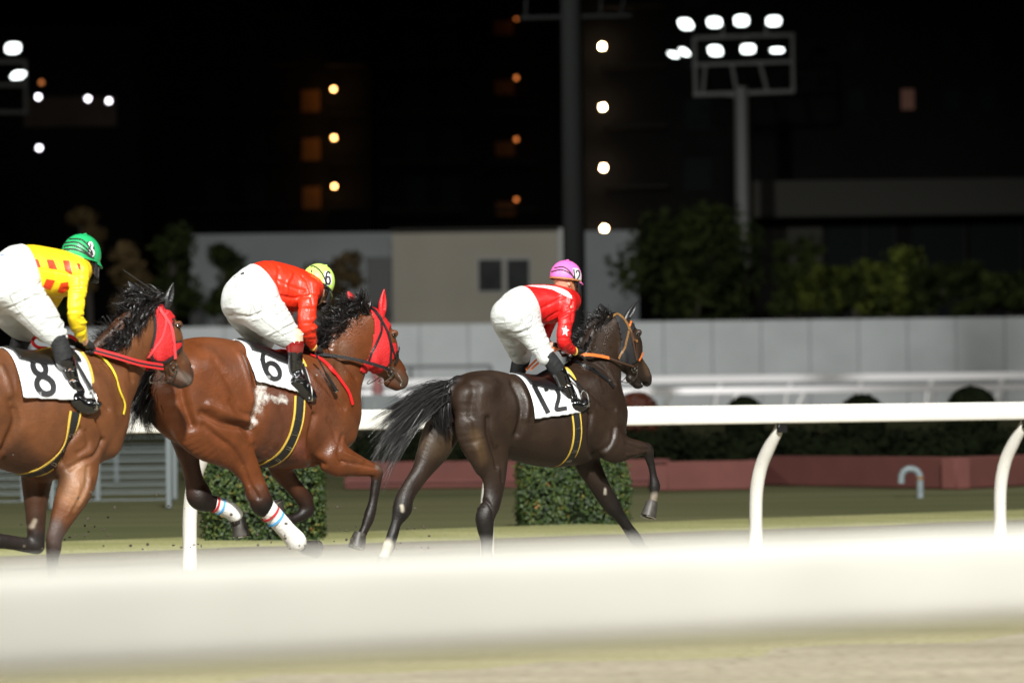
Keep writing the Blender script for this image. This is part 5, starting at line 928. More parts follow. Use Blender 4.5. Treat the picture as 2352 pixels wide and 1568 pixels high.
M['grass'] = ground_mat('infield_grass', (.10, .112, .048), (.195, .19, .10), (.13, .135, .06), .35, 25, .2, (.25, 1, 1), TH*.2, bd=.01)
M['grass_edge'] = ground_mat('lit_turf', (.37, .37, .16), (.54, .52, .26), (.25, .28, .10), 2.0, 30, .2, (.4, 1, 1), TH, bd=.01)  # brightness of the light-facing turf side is put into this colour
M['sand'] = ground_mat('track_sand', (.215, .192, .140), (.29, .262, .198), (.185, .163, .117), 1.6, 12, .25, (.35, 1, 1), TH, bd=.015)
M['olive_band'] = ground_mat('olive_sand', (.215, .20, .115), (.28, .26, .16), (.18, .17, .085), 1.5, 22, .25, (.35, 1, 1), TH, bd=.015)
def prof(y): return 0.0 if y < 76 else (.8*(y-76)/32 if y < 108 else (.8+.35*(y-108)/40 if y < 148 else 1.15))
ys = [-60, -20, 0, 20, 40, 60, 74, 76, 80, 86, 92, 98, 104, 108, 115, 130, 148, 175, 220, 300, 500, 900]; xs = np.linspace(-600, 600, 41)
V = [(x, y, prof(y)-.012) for y in ys for x in xs]; nx = len(xs)
tag(mkmesh('ground', V, [(j*nx+i, j*nx+i+1, (j+1)*nx+i+1, (j+1)*nx+i) for j in range(len(ys)-1) for i in range(nx-1)], M['grass']), 'dark grass of the infield behind the rail', None, None, 'structure')
gd = A3(1176, 1232, 1); D0 = 11875/(1232-940); P0 = np.array([0, D0, 0])
def strip(name, o0, o1, z, m, label, n=60, rag=0.0, z1=None):
    """ribbon of ground parallel to the track; o = offsets across the track from the turf line"""
    rng = np.random.RandomState(3); a = np.linspace(-60, 120, n*6); f = np.array([ct, stn, 0]); l = np.array([-stn, ct, 0]); V = []
    for i, s in enumerate(a):
        w_ = rag*(math.sin(s*1.3)+.8*math.sin(s*3.7+1)+.8*rng.randn()); w2 = rag*.5*math.sin(s*1.9); zz = z if z1 is None else z1
        V += [P0+f*s+l*(o0+w_)+[0, 0, z-.014], P0+f*s+l*(o0+w_+.22)+[0, 0, z], P0+f*s+l*(o1+w2-.22)+[0, 0, zz], P0+f*s+l*(o1+w2)+[0, 0, zz-.014 if z1 is None else -.02]]
    return tag(mkmesh(name, V, [(4*i+k, 4*i+4+k, 4*i+5+k, 4*i+1+k) for i in range(len(a)-1) for k in range(3)], m), label, None, None, 'structure')
strip('race_track', -46, .1, 0.0, M['sand'], 'pale raked sand of the race track under the horses')
strip('turf_edge', -.45, 1.75, .004, M['grass_edge'], 'yellow-green turf edging along the far side of the sand, coloured as brightly lit', rag=.07, z1=.05)
strip('olive_band', -16.6, -13.2, .004, M['olive_band'], 'olive-tinted band of sand beyond the near rail', rag=.15)  # sheet of olive-tinted sand laid parallel to the track
# ------------------------------------------------------------------ rails
RN = np.array([-stn, ct, 0]); RF = np.array([ct, stn, 0]); RO = np.array([0, 34.5, 0.0])
def oval(w_, h_, n=40):
    return [(math.copysign(abs(math.cos(t))**.38, math.cos(t))*w_, math.copysign(abs(math.sin(t))**.42, math.sin(t))*h_) for t in np.linspace(0, 2*math.pi, n, endpoint=False)]
def beam(mb, o, f, n_, s0, s1, zc, w_, h_, seg=4):
    pr = oval(w_, h_); k = len(pr); ss = np.linspace(s0, s1, seg+1); v = []
    for s in ss: v += [o+f*s+n_*a+np.array([0, 0, zc+b]) for a, b in pr]
    mb.add(v, [(i*k+j, i*k+(j+1) % k, (i+1)*k+(j+1) % k, (i+1)*k+j) for i in range(seg) for j in range(k)]+[tuple(range(k-1, -1, -1)), tuple(seg*k+j for j in range(k))])
def s_at(px, off, o=RO):       # position along the rail seen at image column px
    d = ray(px, 1150); d = d/d[1]; Q = o+RN*off   # Q + s RF = CAM + t d in plan
    Am = np.array([[d[0], -RF[0]], [d[1], -RF[1]]]); t, s = np.linalg.solve(Am, Q[:2]-CAM[:2]); return s
sp = [s_at(p, .36) for p in (435, 1121, 1735, 2297)]; print('posts', sp, np.diff(sp))
rl = empty('running_rail', RO, 0, 'long white rail on curved posts running behind the galloping horses', 'rail', None)
zt = 1.25+(940-936)/FP*34.5; hh = .084
dsp = (sp[3]-sp[0])/3; posts = [sp[0]+dsp*i for i in range(-3, 7)]; joint = s_at(1822, 0)
bnds = [posts[0]-1]+[joint+dsp*2*i for i in range(-4, 4) if posts[0]-1 < joint+dsp*2*i < posts[-1]+1]+[posts[-1]+1]
for a, b_ in zip(bnds[:-1], bnds[1:]):
    mb = MB(); beam(mb, RO, RF, RN, a+.004, b_-.004, zt-hh, .062, hh, 6); o = mb.build('rail_beam', M['rail'], rl, off=RO); sharp(o, 50)
M['joint'] = mat('joint_sleeve', (.62, .58, .46), .5)
for b_ in bnds[1:-1]: mb = MB(); beam(mb, RO, RF, RN, b_-.012, b_+.012, zt-hh, .0585, hh-.004, 1); mb.build('rail_joint', M['joint'], rl, off=RO)
def mudmat():
    m = mat('post_paint', (.78, .76, .70), .4, bump=.05, bscale=30); nt = m.node_tree; L = nt.links; b = nt.nodes['Principled BSDF']; tc = [n for n in nt.nodes if n.type == 'TEX_COORD'][0]
    v = nt.nodes.new('ShaderNodeTexNoise'); v.inputs['Scale'].default_value = 55; v.inputs['Detail'].default_value = 2; L.new(tc.outputs['Object'], v.inputs['Vector']); r = nt.nodes.new('ShaderNodeMapRange'); r.inputs[1].default_value = .70; r.inputs[2].default_value = .74; L.new(v.outputs['Fac'], r.inputs[0])
    mx = nt.nodes.new('ShaderNodeMix'); mx.data_type = 'RGBA'; mx.inputs[6].default_value = (.78, .76, .70, 1); mx.inputs[7].default_value = (.10, .08, .06, 1); L.new(r.outputs[0], mx.inputs[0]); L.new(mx.outputs[2], b.inputs['Base Color']); return m
M['post'] = mudmat()
for s in posts:
    zb = zt-2*hh; c0 = RO+RF*s; pts = [c0+RN*.02+[0, 0, zb+.01], c0+RN*.05+[0, 0, zb-.07], c0+RN*.16+[0, 0, zb-.20], c0+RN*.27+[0, 0, zb-.36], c0+RN*.335+[0, 0, zb-.54], c0+RN*.36+[0, 0, zb-.75], c0+RN*.36+[0, 0, -.05]]
    pts = catmull(np.array(pts), 5); n = len(pts); t = np.linspace(0, 1, n); rr = np.interp(t, [0, .15, .35, .6, 1], [.030, .044, .058, .060, .060])
    mb = MB(); mb.tube(pts, rr*.95, n=16, ry=rr, up=(RF[0], RF[1], 0)); po = mb.build('rail_post', M['post'], rl, off=RO)
    mb = MB(); mb.box(c0+RN*-.012+[0, 0, zb-.035], (.10, .035, .085), TH, .006); mb.build('bracket', M['black_leather'], po, off=RO)
NO = np.array([0, 6.6, 0.0]); nr = empty('near_rail', NO, 0, 'white rail close to the camera crossing the whole foreground out of focus', 'rail', None)
nzt = 1.25-(1258-940)/FP*6.6; mb = MB(); beam(mb, NO, RF, RN, -9, 14, nzt-.080, .062, .080, 12); sharp(mb.build('rail_beam', M['rail'], nr, off=NO), 50)
for s in (-5.5, -2.6, 3.2, 6.1, 9.0):
    c0 = NO+RF*s; pts = catmull(np.array([c0+[0, 0, nzt-.15], c0-RN*.05+[0, 0, nzt-.25], c0-RN*.25+[0, 0, nzt-.5], c0-RN*.34+[0, 0, nzt-.75], c0-RN*.34+[0, 0, -.05]]), 5); mb = MB(); mb.tube(pts, .055, n=14); mb.build('rail_post', M['post'], nr, off=NO)
M['far_rail'] = mat('far_rail_paint', (.85, .82, .82), .5)
for nm, D, yt, th_, lab, gap in (('far_rail', 125, 895, .20, 'lower white rail far behind the round bushes', 2.0), ('far_rail', 141, 868, .24, 'upper white rail in front of the grey panel wall', 2.4)):
    x0, x1 = xpx(-300, D), xpx(3500, D); z = 1.25+(940-yt)/FP*D; o0 = np.array([0, D, prof(D)]); r = empty(nm, o0, 0, lab, 'rail', 'white rails of the inner course')
    mb = MB(); beam(mb, np.array([0, D, 0.]), np.array([1., 0, 0]), np.array([0, 1., 0]), x0, x1, z-th_/2, .06, th_/2, 4); mb.build('rail_beam', M['far_rail'], r, off=o0)
    x = x0
    while x < x1:
        mb = MB(); mb.tube([(x+.25, D, z-th_), (x+.1, D+.1, z-th_-.3), (x, D+.1, prof(D)-.05)], .05, n=8); mb.build('rail_post', M['far_rail'], r, off=o0); x += gap
# ------------------------------------------------------------------ grey panel wall
M['panel_wall'] = mat('grey_wall_panel', (.53, .555, .555), .55, noise=.10, nscale=.6, bump=.05); M['seam'] = mat('dark_seam', (.28, .29, .29), .7)
D = 160; ztop = 1.25+(940-742)/FP*D; x0 = xpx(120, D); x1 = xpx(3500, D); r = empty('panel_wall', (0, D, 1.1), 0, 'long pale grey wall of upright panels behind the far rails', 'wall'); O = np.array([0, D, 1.1]); pw = 112/FP*D; x = xpx(1862, D); 
while x > x0: x -= pw
while x < x1:
    MB().box((x+pw/2, D, (ztop+1.0)/2), (pw-.018, .12, ztop-1.0), 0, .02).build('wall_panel', M['panel_wall'], r, off=O); x += pw
MB().box(((x0+x1)/2, D+.10, (ztop+.9)/2), (x1-x0, .06, ztop-1.05)).build('wall_backing', M['seam'], r, smooth=False, off=O)
MB().box(((x0+x1)/2, D-.10, 1.1+.95), (x1-x0, .05, .06)).build('wall_rail', M['seam'], r, smooth=False, off=O)
# ------------------------------------------------------------------ foliage
def leaves(name, centers, normals, size, m, parent=None, off=(0, 0, 0), rng=None, asp=.55):
    n = len(centers); u = rng.randn(n, 3); u -= (u*normals).sum(1)[:, None]*normals; u /= np.linalg.norm(u, axis=1)[:, None]; w_ = np.cross(normals, u); s = size*(.6+.8*rng.rand(n))[:, None]
    V = np.stack([centers-u*s, centers+w_*s*asp, centers+u*s, centers-w_*s*asp], 1).reshape(-1, 3)-np.asarray(off); F = np.arange(4*n).reshape(n, 4)
    return mkmesh(name, V, F, m, parent, False)
def leafmat(name, cols, ns=3, rough=.45):
    m = bpy.data.materials.new(name); m.use_nodes = True; nt = m.node_tree; b = nt.nodes['Principled BSDF']; L = nt.links; b.inputs['Roughness'].default_value = rough; b.inputs['Specular IOR Level'].default_value = .4 if rough < .6 else .05
    tc = nt.nodes.new('ShaderNodeTexCoord'); n = nt.nodes.new('ShaderNodeTexNoise'); n.inputs['Scale'].default_value = ns; n.inputs['Detail'].default_value = 3; L.new(tc.outputs['Object'], n.inputs['Vector'])
    w_ = nt.nodes.new('ShaderNodeTexWhiteNoise'); mp = nt.nodes.new('ShaderNodeVectorMath'); mp.operation = 'SNAP'; mp.inputs[1].default_value = (.03, .03, .03); L.new(tc.outputs['Object'], mp.inputs[0]); L.new(mp.outputs[0], w_.inputs['Vector'])
    a = nt.nodes.new('ShaderNodeMath'); a.operation = 'MULTIPLY_ADD'; L.new(w_.outputs['Value'], a.inputs[0]); a.inputs[1].default_value = .5; s = nt.nodes.new('ShaderNodeMath'); s.operation = 'SUBTRACT'; L.new(n.outputs['Fac'], s.inputs[0]); s.inputs[1].default_value = .25; L.new(s.outputs[0], a.inputs[2])
    cr = nt.nodes.new('ShaderNodeValToRGB'); cr.color_ramp.elements[0].color = (*cols[0][1], 1); cr.color_ramp.elements[0].position = cols[0][0]; cr.color_ramp.elements[1].color = (*cols[-1][1], 1); cr.color_ramp.elements[1].position = cols[-1][0]
    for p, c in cols[1:-1]: e = cr.color_ramp.elements.new(p); e.color = (*c, 1)
    L.new(a.outputs[0], cr.inputs[0]); L.new(cr.outputs[0], b.inputs['Base Color']); return m
M['hedge_leaf'] = leafmat('hedge_leaves', [(.2, (.010, .020, .006)), (.5, (.028, .055, .012)), (.72, (.065, .10, .02)), (.84, (.13, .12, .02)), (.93, (.36, .10, .03))], 9, .58)
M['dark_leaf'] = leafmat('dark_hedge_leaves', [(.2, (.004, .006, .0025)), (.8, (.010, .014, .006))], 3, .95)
M['brown_leaf'] = leafmat('brown_leaves', [(.2, (.05, .014, .008)), (.8, (.12, .035, .02))], 3)
M['tree_leaf'] = leafmat('dark_tree_leaves', [(.2, (.012, .018, .006)), (.6, (.026, .036, .011)), (.85, (.06, .075, .018))], .8, .7)
M['lime_leaf'] = leafmat('lime_leaves', [(.2, (.012, .018, .005)), (.55, (.04, .055, .01)), (.85, (.24, .28, .05))], 1.2, .7)
M['ochre_leaf'] = leafmat('ochre_leaves', [(.2, (.03, .022, .009)), (.8, (.15, .10, .045))], 1.2, .7)
M['bark'] = mat('bark', (.06, .05, .04), .9)
def box_hedge(px0, px1, D, y0, label, group=None, dep=None, rz=.03, nleaf=11000, mt='hedge_leaf', size=.020, cat='hedge', seed=1):
    rng = np.random.RandomState(seed); x0, x1 = xpx(px0, D), xpx(px1, D); w_ = x1-x0; d = dep or w_; h = zpx((px0+px1)/2, y0, D)-prof(D); o = np.array([(x0+x1)/2, D+d/2, prof(D)])
    r = empty('hedge', o, rz, label, cat, group); P, N_ = [], []
    for _ in range(nleaf):
        f = rng.choice(5, p=np.array([w_*h, w_*h*.4, d*h, d*h, w_*d*.6])/(w_*h*1.4+2*d*h+w_*d*.6)); a, b_ = rng.rand()-.5, rng.rand(); k = 1-.10*rng.rand()**2*3*.5
        if f == 0: p, n = (a*w_, -d/2*k, b_*h), (0, -1, .2)
        elif f == 1: p, n = (a*w_, d/2*k, b_*h), (0, 1, .2)
        elif f == 2: p, n = (-w_/2*k, a*d, b_*h), (-1, 0, .2)
        elif f == 3: p, n = (w_/2*k, a*d, b_*h), (1, 0, .2)
        else: p, n = (a*w_, (rng.rand()-.5)*d, h*k), (0, 0, 1)
        p = np.array(p); bl = 1+.05*math.sin(p[0]*7+seed)+.05*math.sin(p[2]*9+p[1]*5); q = p*[bl, bl, 1+.02*math.sin(p[0]*9)]
        e = max(0, b_*h-h*.80)/(h*.20) if f != 4 else 1; 
        q = q*[1-.05*e*e, 1-.05*e*e, 1]; P.append(q+rng.randn(3)*(.02 if size < .05 else .06)); n = np.array(n)+rng.randn(3)*.45; N_.append(n/np.linalg.norm(n))
    leaves('foliage', np.array(P), np.array(N_), size, M[mt], r, rng=rng)
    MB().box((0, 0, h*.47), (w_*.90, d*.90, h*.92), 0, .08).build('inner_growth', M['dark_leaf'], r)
    return r
box_hedge(456, 730, 39.6, 1052, 'clipped square green hedge beside the leftmost visible rail post', 'clipped square hedges by the rail', seed=2)
box_hedge(1197, 1433, 43.0, 1060, 'clipped square hedge with orange-tinged leaves under the leading horse', 'clipped square hedges by the rail', seed=5)
segs_ = [(820, 1080), (1084, 1330), (1334, 1560), (1564, 1800), (1804, 2040), (2044, 2270), (2274, 2480)]
for i, (a, b_) in enumerate(segs_):
    box_hedge(a, b_, 67.6+(i % 2)*.3, 1003-(i % 3)*5, ['dark low hedge behind the tail of the leading horse', 'dark low hedge behind the body of the leading horse', 'dark low hedge before the brown round bush', 'dark low hedge before the smallest round bush', 'dark low hedge before the middle round bush', 'dark low hedge before the largest round bush', 'dark low hedge at the right edge'][i],
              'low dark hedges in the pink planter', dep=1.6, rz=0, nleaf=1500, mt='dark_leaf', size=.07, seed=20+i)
def round_bush(px, w_, top, D, label, mt='dark_leaf', seed=0, group='round clipped bushes'):
    rng = np.random.RandomState(seed); x = xpx(px, D); rw = w_/FP*D/2; z1 = zpx(px, top, D); z0 = .42; o = np.array([x, D, 0.0]); r = empty('round_bush', o, 0, label, 'bush', group); n = 2600
    u = rng.randn(n, 3); u /= np.linalg.norm(u, axis=1)[:, None]; cz = z1-rw; P = u*rw*(1-.10*rng.rand(n)[:, None]**2)+[0, 0, cz]; low = u[:, 2] < 0; P[low, 2] = cz+u[low, 2]*(cz-z0); P[low, :2] = P[low, :2]/(np.linalg.norm(P[low, :2], axis=1)[:, None]+1e-6)*rw*.98
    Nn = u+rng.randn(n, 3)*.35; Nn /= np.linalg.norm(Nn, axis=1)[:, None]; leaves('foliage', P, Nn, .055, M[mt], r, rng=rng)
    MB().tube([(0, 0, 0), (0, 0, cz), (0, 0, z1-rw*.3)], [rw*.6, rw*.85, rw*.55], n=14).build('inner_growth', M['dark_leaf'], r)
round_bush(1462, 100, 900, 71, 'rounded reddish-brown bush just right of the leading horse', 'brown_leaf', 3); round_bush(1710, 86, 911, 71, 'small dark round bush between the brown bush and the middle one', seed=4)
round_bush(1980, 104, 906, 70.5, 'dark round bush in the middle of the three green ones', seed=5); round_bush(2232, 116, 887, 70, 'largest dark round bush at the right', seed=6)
# pink planter wall
M['pink'] = mat('pink_plaster', (.145, .047, .040), .8, noise=.12, nscale=2, bump=.1, bscale=20); M['pink_dark'] = mat('pink_base', (.17, .06, .055), .8, noise=.15, nscale=3)
plan = [(790, 67), (1532, 66), (1533, 62.4), (1748, 62.9), (1750, 66.0), (2194, 61.0), (2520, 65), (3300, 66)]; tops = [1061, 1060, 1060, 1060, 1046, 1050, 1047, 1047]
r = empty('planter_wall', (0, 66, 0), 0, 'low pink stepped planter wall running behind the grass', 'wall'); O = np.array([0, 66, 0.])
for (a, b_) in zip(range(len(plan)-1), range(1, len(plan))):
    p, q = plan[a], plan[b_]; P_, Q_ = np.array([xpx(p[0], p[1]), p[1], 0]), np.array([xpx(q[0], q[1]), q[1], 0]); L_ = np.linalg.norm(Q_-P_); an = math.atan2(Q_[1]-P_[1], Q_[0]-P_[0]); h = zpx(p[0], tops[a], p[1])
    if L_ < .3: continue
    nrm = np.array([-math.sin(an), math.cos(an), 0]); nrm = -nrm if nrm[1] < 0 else nrm; m_ = (P_+Q_)/2+nrm*.12*(1+a*.01)
    MB().box(m_+[0, 0, h/2], (L_+.02, .24, h), an, .015).build('wall_face', M['pink'], r, off=O)
    if a in (0,): MB().box(m_-nrm*.14+[0, 0, .11], (L_, .06, .035), an).build('ledge', M['pink_dark'], r, off=O)
# gooseneck pipe
M['pipe'] = mat('grey_blue_pipe', (.19, .23, .245), .45, noise=.2, nscale=12); D = 56; x = xpx(2111, D); xl = xpx(2068, D); zt_ = zpx(2090, 1068, D)-.047; o = np.array([x, D, 0.])
r = empty('vent_pipe', o, 0, 'grey gooseneck pipe standing in the grass before the pink wall', 'pipe'); cx = (x+xl)/2; rr = (x-xl)/2; pts = [(x, D, -.05), (x, D, zt_-rr)]+[(cx+math.cos(a)*rr, D, zt_-rr+math.sin(a)*rr) for a in np.linspace(0, math.pi, 14)[1:]]+[(xl, D, zt_-rr-.07)]
MB().tube(pts, .047, n=14, cap=False).build('pipe', M['pipe'], r, off=o); MB().tube([(x, D, zt_-rr-.02), (x, D, zt_-rr+.02)], .056, n=14).build('pipe_collar', M['tan_leather'], r, off=o)
# livestock style fences at left
M['fence'] = mat('galvanised_fence', (.16, .19, .20), .5)
def fence(pxs, D, yrails, ytop, label, sx=None):
    o = np.array([xpx(pxs[0], D), D, 0.]); r = empty('rail_fence', o, 0, label, 'fence', 'galvanised tube fences')
    zt2 = zpx(pxs[0], ytop, D)
    for p in pxs: x = xpx(p, D); MB().box((x, D, zt2/2), (.075, .075, zt2), 0, .01).build('fence_post', M['fence'], r, off=o)
    xa, xb = xpx(min(pxs), D), xpx(max(pxs), D)
    for y in yrails: z = zpx(250, y, D); MB().tube([(xa, D-.02, z), (xb, D-.02, z)], .010, n=8).build('fence_rail', M['fence'], r, off=o)
fence([-420, -150, 118, 386], 55, [1038, 1058, 1078, 1097, 1115, 1133, 1148], 1012, 'nearer pale tube fence ending at a post before the square hedge')
fence([-130, 52, 223, 400], 60.5, [1030, 1050, 1072, 1090, 1108, 1126], 1008, 'pale tube fence just behind the nearer one'); fence([-60, 100, 266, 430], 76, [1005, 1022, 1040, 1060, 1080], 990, 'farthest tube fence, faint behind the other two')
# steel barrier, cabinet and post before the wall
M['dull'] = mat('dull_steel', (.16, .17, .17), .6); M['cab'] = mat('grey_cabinet', (.10, .11, .11), .6)
D = 150; o = np.array([xpx(1128, D), D, prof(D)]); r = empty('steel_barrier', o, 0, 'dark steel barrier behind the tail of the leading horse', 'barrier'); z = zpx(1036, 841, D)
for p in (800, 944, 1128): MB().tube([(xpx(p, D), D, prof(D)-.05), (xpx(p, D), D, z)], .07, n=8).build('barrier_post', M['dull'], r, off=o)
for zz in (z, z-.6): MB().tube([(xpx(800, D), D, zz), (xpx(1128, D), D, zz)], .06, n=8).build('barrier_rail', M['dull'], r, off=o)
D = 118; o = np.array([xpx(872, D), D, prof(D)]); r = empty('cabinet', o, 0, 'grey equipment cabinet beyond the white rail, left of the dark tail', 'cabinet'); z1 = zpx(872, 905, D)
MB().box((o[0], D, (z1+prof(D))/2), (1.1, .6, z1-prof(D)), .2, .03).build('case', M['cab'], r, off=o); MB().box((o[0]-.1, D-.34, (z1+prof(D))/2+.1), (.02, .02, .12)).build('handle', M['metal'], r, off=o)
D = 119; o = np.array([xpx(867, D), D+.6, prof(D)]); r = empty('marker_post', o, 0, 'dark red marker post above the grey cabinet', 'post'); z1 = zpx(867, 862, D); MB().tube([o, o+[0, 0, z1-prof(D)]], .16, n=12).build('shaft', M['pink_dark'], r, off=o); MB().sphere(o+[0, 0, z1-prof(D)], .17, 12, 8).build('cap', M['pink_dark'], r, off=o)
# ------------------------------------------------------------------ trees behind the wall
def tree(name, px, D, ytop, ybot, wpx, mt, label, seed, group='trees behind the grey wall', n=1700, blobs=13, leaf=.16, cat='tree', rf=1.0):
    rng = np.random.RandomState(seed); x = xpx(px, D); z1, z0 = zpx(px, ytop, D), zpx(px, ybot, D); w_ = wpx/FP*D; g = 1.15; o = np.array([x, D, g]); r = empty(name, o, rng.rand()*6, label, cat, group); H = z1-z0; P, Nn = [], []
    for b in range(blobs):
        t = rng.rand(); c = np.array([rng.randn()*.22*w_, rng.randn()*.22*w_, z0+H*(.15+.7*t)-g]); rb = (.16+.14*rng.rand())*min(w_, H*1.2)*rf
        c[2] = min(c[2], z1-g-rb*.8); c[:2] = np.clip(c[:2], -w_/2+rb*.8, w_/2-rb*.8); k = n//blobs; u = rng.randn(k, 3); u /= np.linalg.norm(u, axis=1)[:, None]; P.append(c+u*rb*(.55+.5*rng.rand(k))[:, None]*[1.1, 1.1, .85]); q = u+rng.randn(k, 3)*.6; Nn.append(q/np.linalg.norm(q, axis=1)[:, None])
        if b < 5: MB().tube([(0, 0, max(.2, z0-g-.5)), c*[.5, .5, .85], c], [.09, .06, .03], n=6).build('limb', M['bark'], r)
    leaves('crown', np.vstack(P), np.vstack(Nn), leaf, M[mt], r, rng=rng)
    MB().tube([(0, 0, -.1), (.05, 0, max(.3, z0-g)), (0, .05, z0-g+H*.5)], [.20, .14, .06], n=9).build('trunk', M['bark'], r)
tree('broad_tree', 1598, 172, 468, 740, 325, 'tree_leaf', 'big dark green tree left of the right-hand floodlight mast', 11, n=7000, blobs=40, leaf=.17)
tree('tree', 1815, 170, 535, 740, 120, 'tree_leaf', 'dark tree standing just right of the floodlight mast', 12)
for i, (px, yt, w_, mt, lb) in enumerate([(1900, 600, 120, 'lime_leaf', 'pale green shrub, first right of the dark tree above the wall'), (2045, 562, 130, 'lime_leaf', 'tallest bright lime shrub above the wall'), (2140, 590, 150, 'tree_leaf', 'dull green shrub right of the tallest lime one'), (2260, 600, 150, 'tree_leaf', 'dark shrub above the wall at far right'), (1965, 640, 130, 'tree_leaf', 'low dark shrub between the two lime ones'), (2350, 620, 120, 'tree_leaf', 'dark shrub cut by the right edge')]):
    tree('shrub', px, 168, yt, 735, w_*1.5, mt, lb, 30+i, 'shrubs behind the grey wall', n=2200, blobs=24, rf=.62, leaf=.14, cat='shrub')
tree('tall_tree', 208, 175, 455, 700, 90, 'ochre_leaf', 'narrow ochre tree rising behind the green-capped jockey', 41); 
for i, (px, yt, yb, w_, mt, lb) in enumerate([(300, 530, 740, 120, 'ochre_leaf', 'brownish tree right of the green cap'), (395, 490, 745, 150, 'tree_leaf', 'dark loose tree before the left end of the pale building'), (520, 540, 745, 110, 'tree_leaf', 'dark thin tree left of the middle jockey'), (765, 570, 745, 150, 'ochre_leaf', 'brown tree behind the lime cap'), (640, 610, 745, 90, 'tree_leaf', 'small dark tree behind the middle jockey\'s back'), (110, 600, 745, 170, 'tree_leaf', 'dark tree behind the yellow jersey')]):
    tree('tree', px, 172+i, yt, yb, w_, mt, lb, 50+i, n=1500)
# ------------------------------------------------------------------ buildings
def bmat(name, c, r=.85, **k): return mat(name, c, r, spec=.03, **k)
M['beige'] = bmat('beige_render', (.44, .405, .335), noise=.08, nscale=.3); M['greyr'] = bmat('grey_render', (.31, .33, .33), noise=.1, nscale=.3); M['pale'] = bmat('pale_corner', (.62, .62, .60)); M['tower'] = bmat('dark_tower_cladding', (.013, .0125, .012), noise=.2, nscale=.2)
M['grey_glass'] = mat('curtained_glass', (.026, .029, .027), .5, spec=.1, noise=.5, nscale=1.2); M['door_grey'] = bmat('door_grey', (.17, .175, .17)); M['glass'] = mat('dark_window_glass', (.008, .012, .012), .5, spec=.04); M['wframe'] = mat('window_frame', (.35, .36, .34), .5); M['canopy'] = bmat('canopy_fascia', (.065, .063, .055))
def bld(name, label, D, cat='building', group=None, px=1000): o = np.array([xpx(px, D), D, 1.1]); return empty(name, o, 0, label, cat, group), o
def face(r, o, nm, m, px0, px1, y0, y1, D, dep, bev=0): 
    x0, x1 = xpx(px0, D), xpx(px1, D); z1, z0 = zpx((px0+px1)/2, y0, D), (zpx((px0+px1)/2, y1, D) if y1 is not None else 1.05)
    return MB().box(((x0+x1)/2, D+dep/2, (z0+z1)/2), (x1-x0, dep, z1-z0), 0, bev).build(nm, m, r, smooth=False, off=o)
r, o = bld('low_building', 'pale low flat-roofed building with a double window behind the jockeys', 186, px=900)
face(r, o, 'wall', M['greyr'], 440, 905, 536, None, 190, 20); face(r, o, 'wall', M['beige'], 905, 1286, 527, None, 186, 24); face(r, o, 'corner_pier', M['pale'], 1287, 1302, 524, None, 185.6, 1.0); face(r, o, 'wall', M['greyr'], 1303, 1470, 530, None, 189, 20)
for a, b_ in ((1100, 1160), (1165, 1222)):
    w_ = face(r, o, 'window', M['wframe'], a, b_, 592, 672, 185.9, .2); face(r, o, 'pane', M['grey_glass'], a+3, b_-3, 596, 668, 185.82, .12).parent = w_; 
face(r, o, 'side_panel', M['door_grey'], 845, 903, 590, 745, 189.7, .4); face(r, o, 'roof_edge', M['canopy'], 902, 1288, 524, 529, 185.4, 1.5)
M['lamp_w'] = mat('warm_bulb', (1, .8, .5), .5, emis=(1, .62, .28), estr=30); M['lamp_o'] = mat('amber_bulb', (1, .6, .3), .5, emis=(1, .50, .16), estr=14); M['lamp_c'] = mat('cool_bulb', (1, 1, 1), .5, emis=(.95, .90, 1), estr=8); M['lamp_d'] = mat('dim_bulb', (1, .5, .3), .5, emis=(1, .32, .08), estr=.9); M['lamp_hot'] = mat('bright_warm_bulb', (1, .8, .6), .5, emis=(1, .70, .40), estr=45)
M['ochre_wall'] = bmat('ochre_wall', (.17, .085, .032)); M['slab'] = bmat('balcony_slab', (.035, .033, .03)); M['dim_wall'] = bmat('dim_wall', (.10, .082, .065), noise=.4, nscale=.3)
def lamp(r, o, px, py, D, m, e=0, col=(1, .6, .3), rad=.12):
    p = A3(px, py, D); MB().sphere(p, rad, 12, 8).build('lamp', M[m], r, off=o)
    if e: l = bpy.data.lights.new('lamp_glow', 'POINT'); l.energy = e; l.color = col; l.shadow_soft_size = rad; q = bpy.data.objects.new('lamp_glow', l); COL.objects.link(q); q.location = p-o-np.array([0, rad*2.2, .1]); q.parent = r
r, o = bld('apartment_tower', 'tall dark apartment tower with three amber-lit balconies', 262, px=600)
face(r, o, 'wall', M['tower'], 330, 860, -260, None, 262, 18); face(r, o, 'wing', M['tower'], 860, 1345, -300, None, 268, 14)
for k in range(-3, 4):
    y = 205+k*111.5
    for a, b_ in ((430, 690), (760, 850), (880, 1080), (1130, 1240)): face(r, o, 'balcony', M['slab'], a, b_, y+50, y+56, 260.6, 1.5)
    for a in (480, 570, 940, 1020): face(r, o, 'window', M['glass'], a, a+45, y-20, y+45, 261.9 if a < 860 else 267.9, .1)
    if 0 <= k <= 2: face(r, o, 'lit_recess', M['ochre_wall'], 700, 742, y+2, y+52, 261.85, .1); lamp(r, o, 766+k, y, 260.8, 'lamp_o', 26, (1, .5, .16))
for k, y in enumerate((50, 187, 328, 466)): face(r, o, 'lit_recess', M['ochre_wall'], 1145, 1190, y-2, y+30, 267.85, .1); lamp(r, o, 1186, y-8, 266.8, 'lamp_d', 3, (1, .4, .1))
r, o = bld('stair_tower', 'dark stair tower with four bright warm landing lamps stacked above each other', 206, px=1450)
face(r, o, 'wall', M['tower'], 1348, 1720, -300, None, 207, 14)
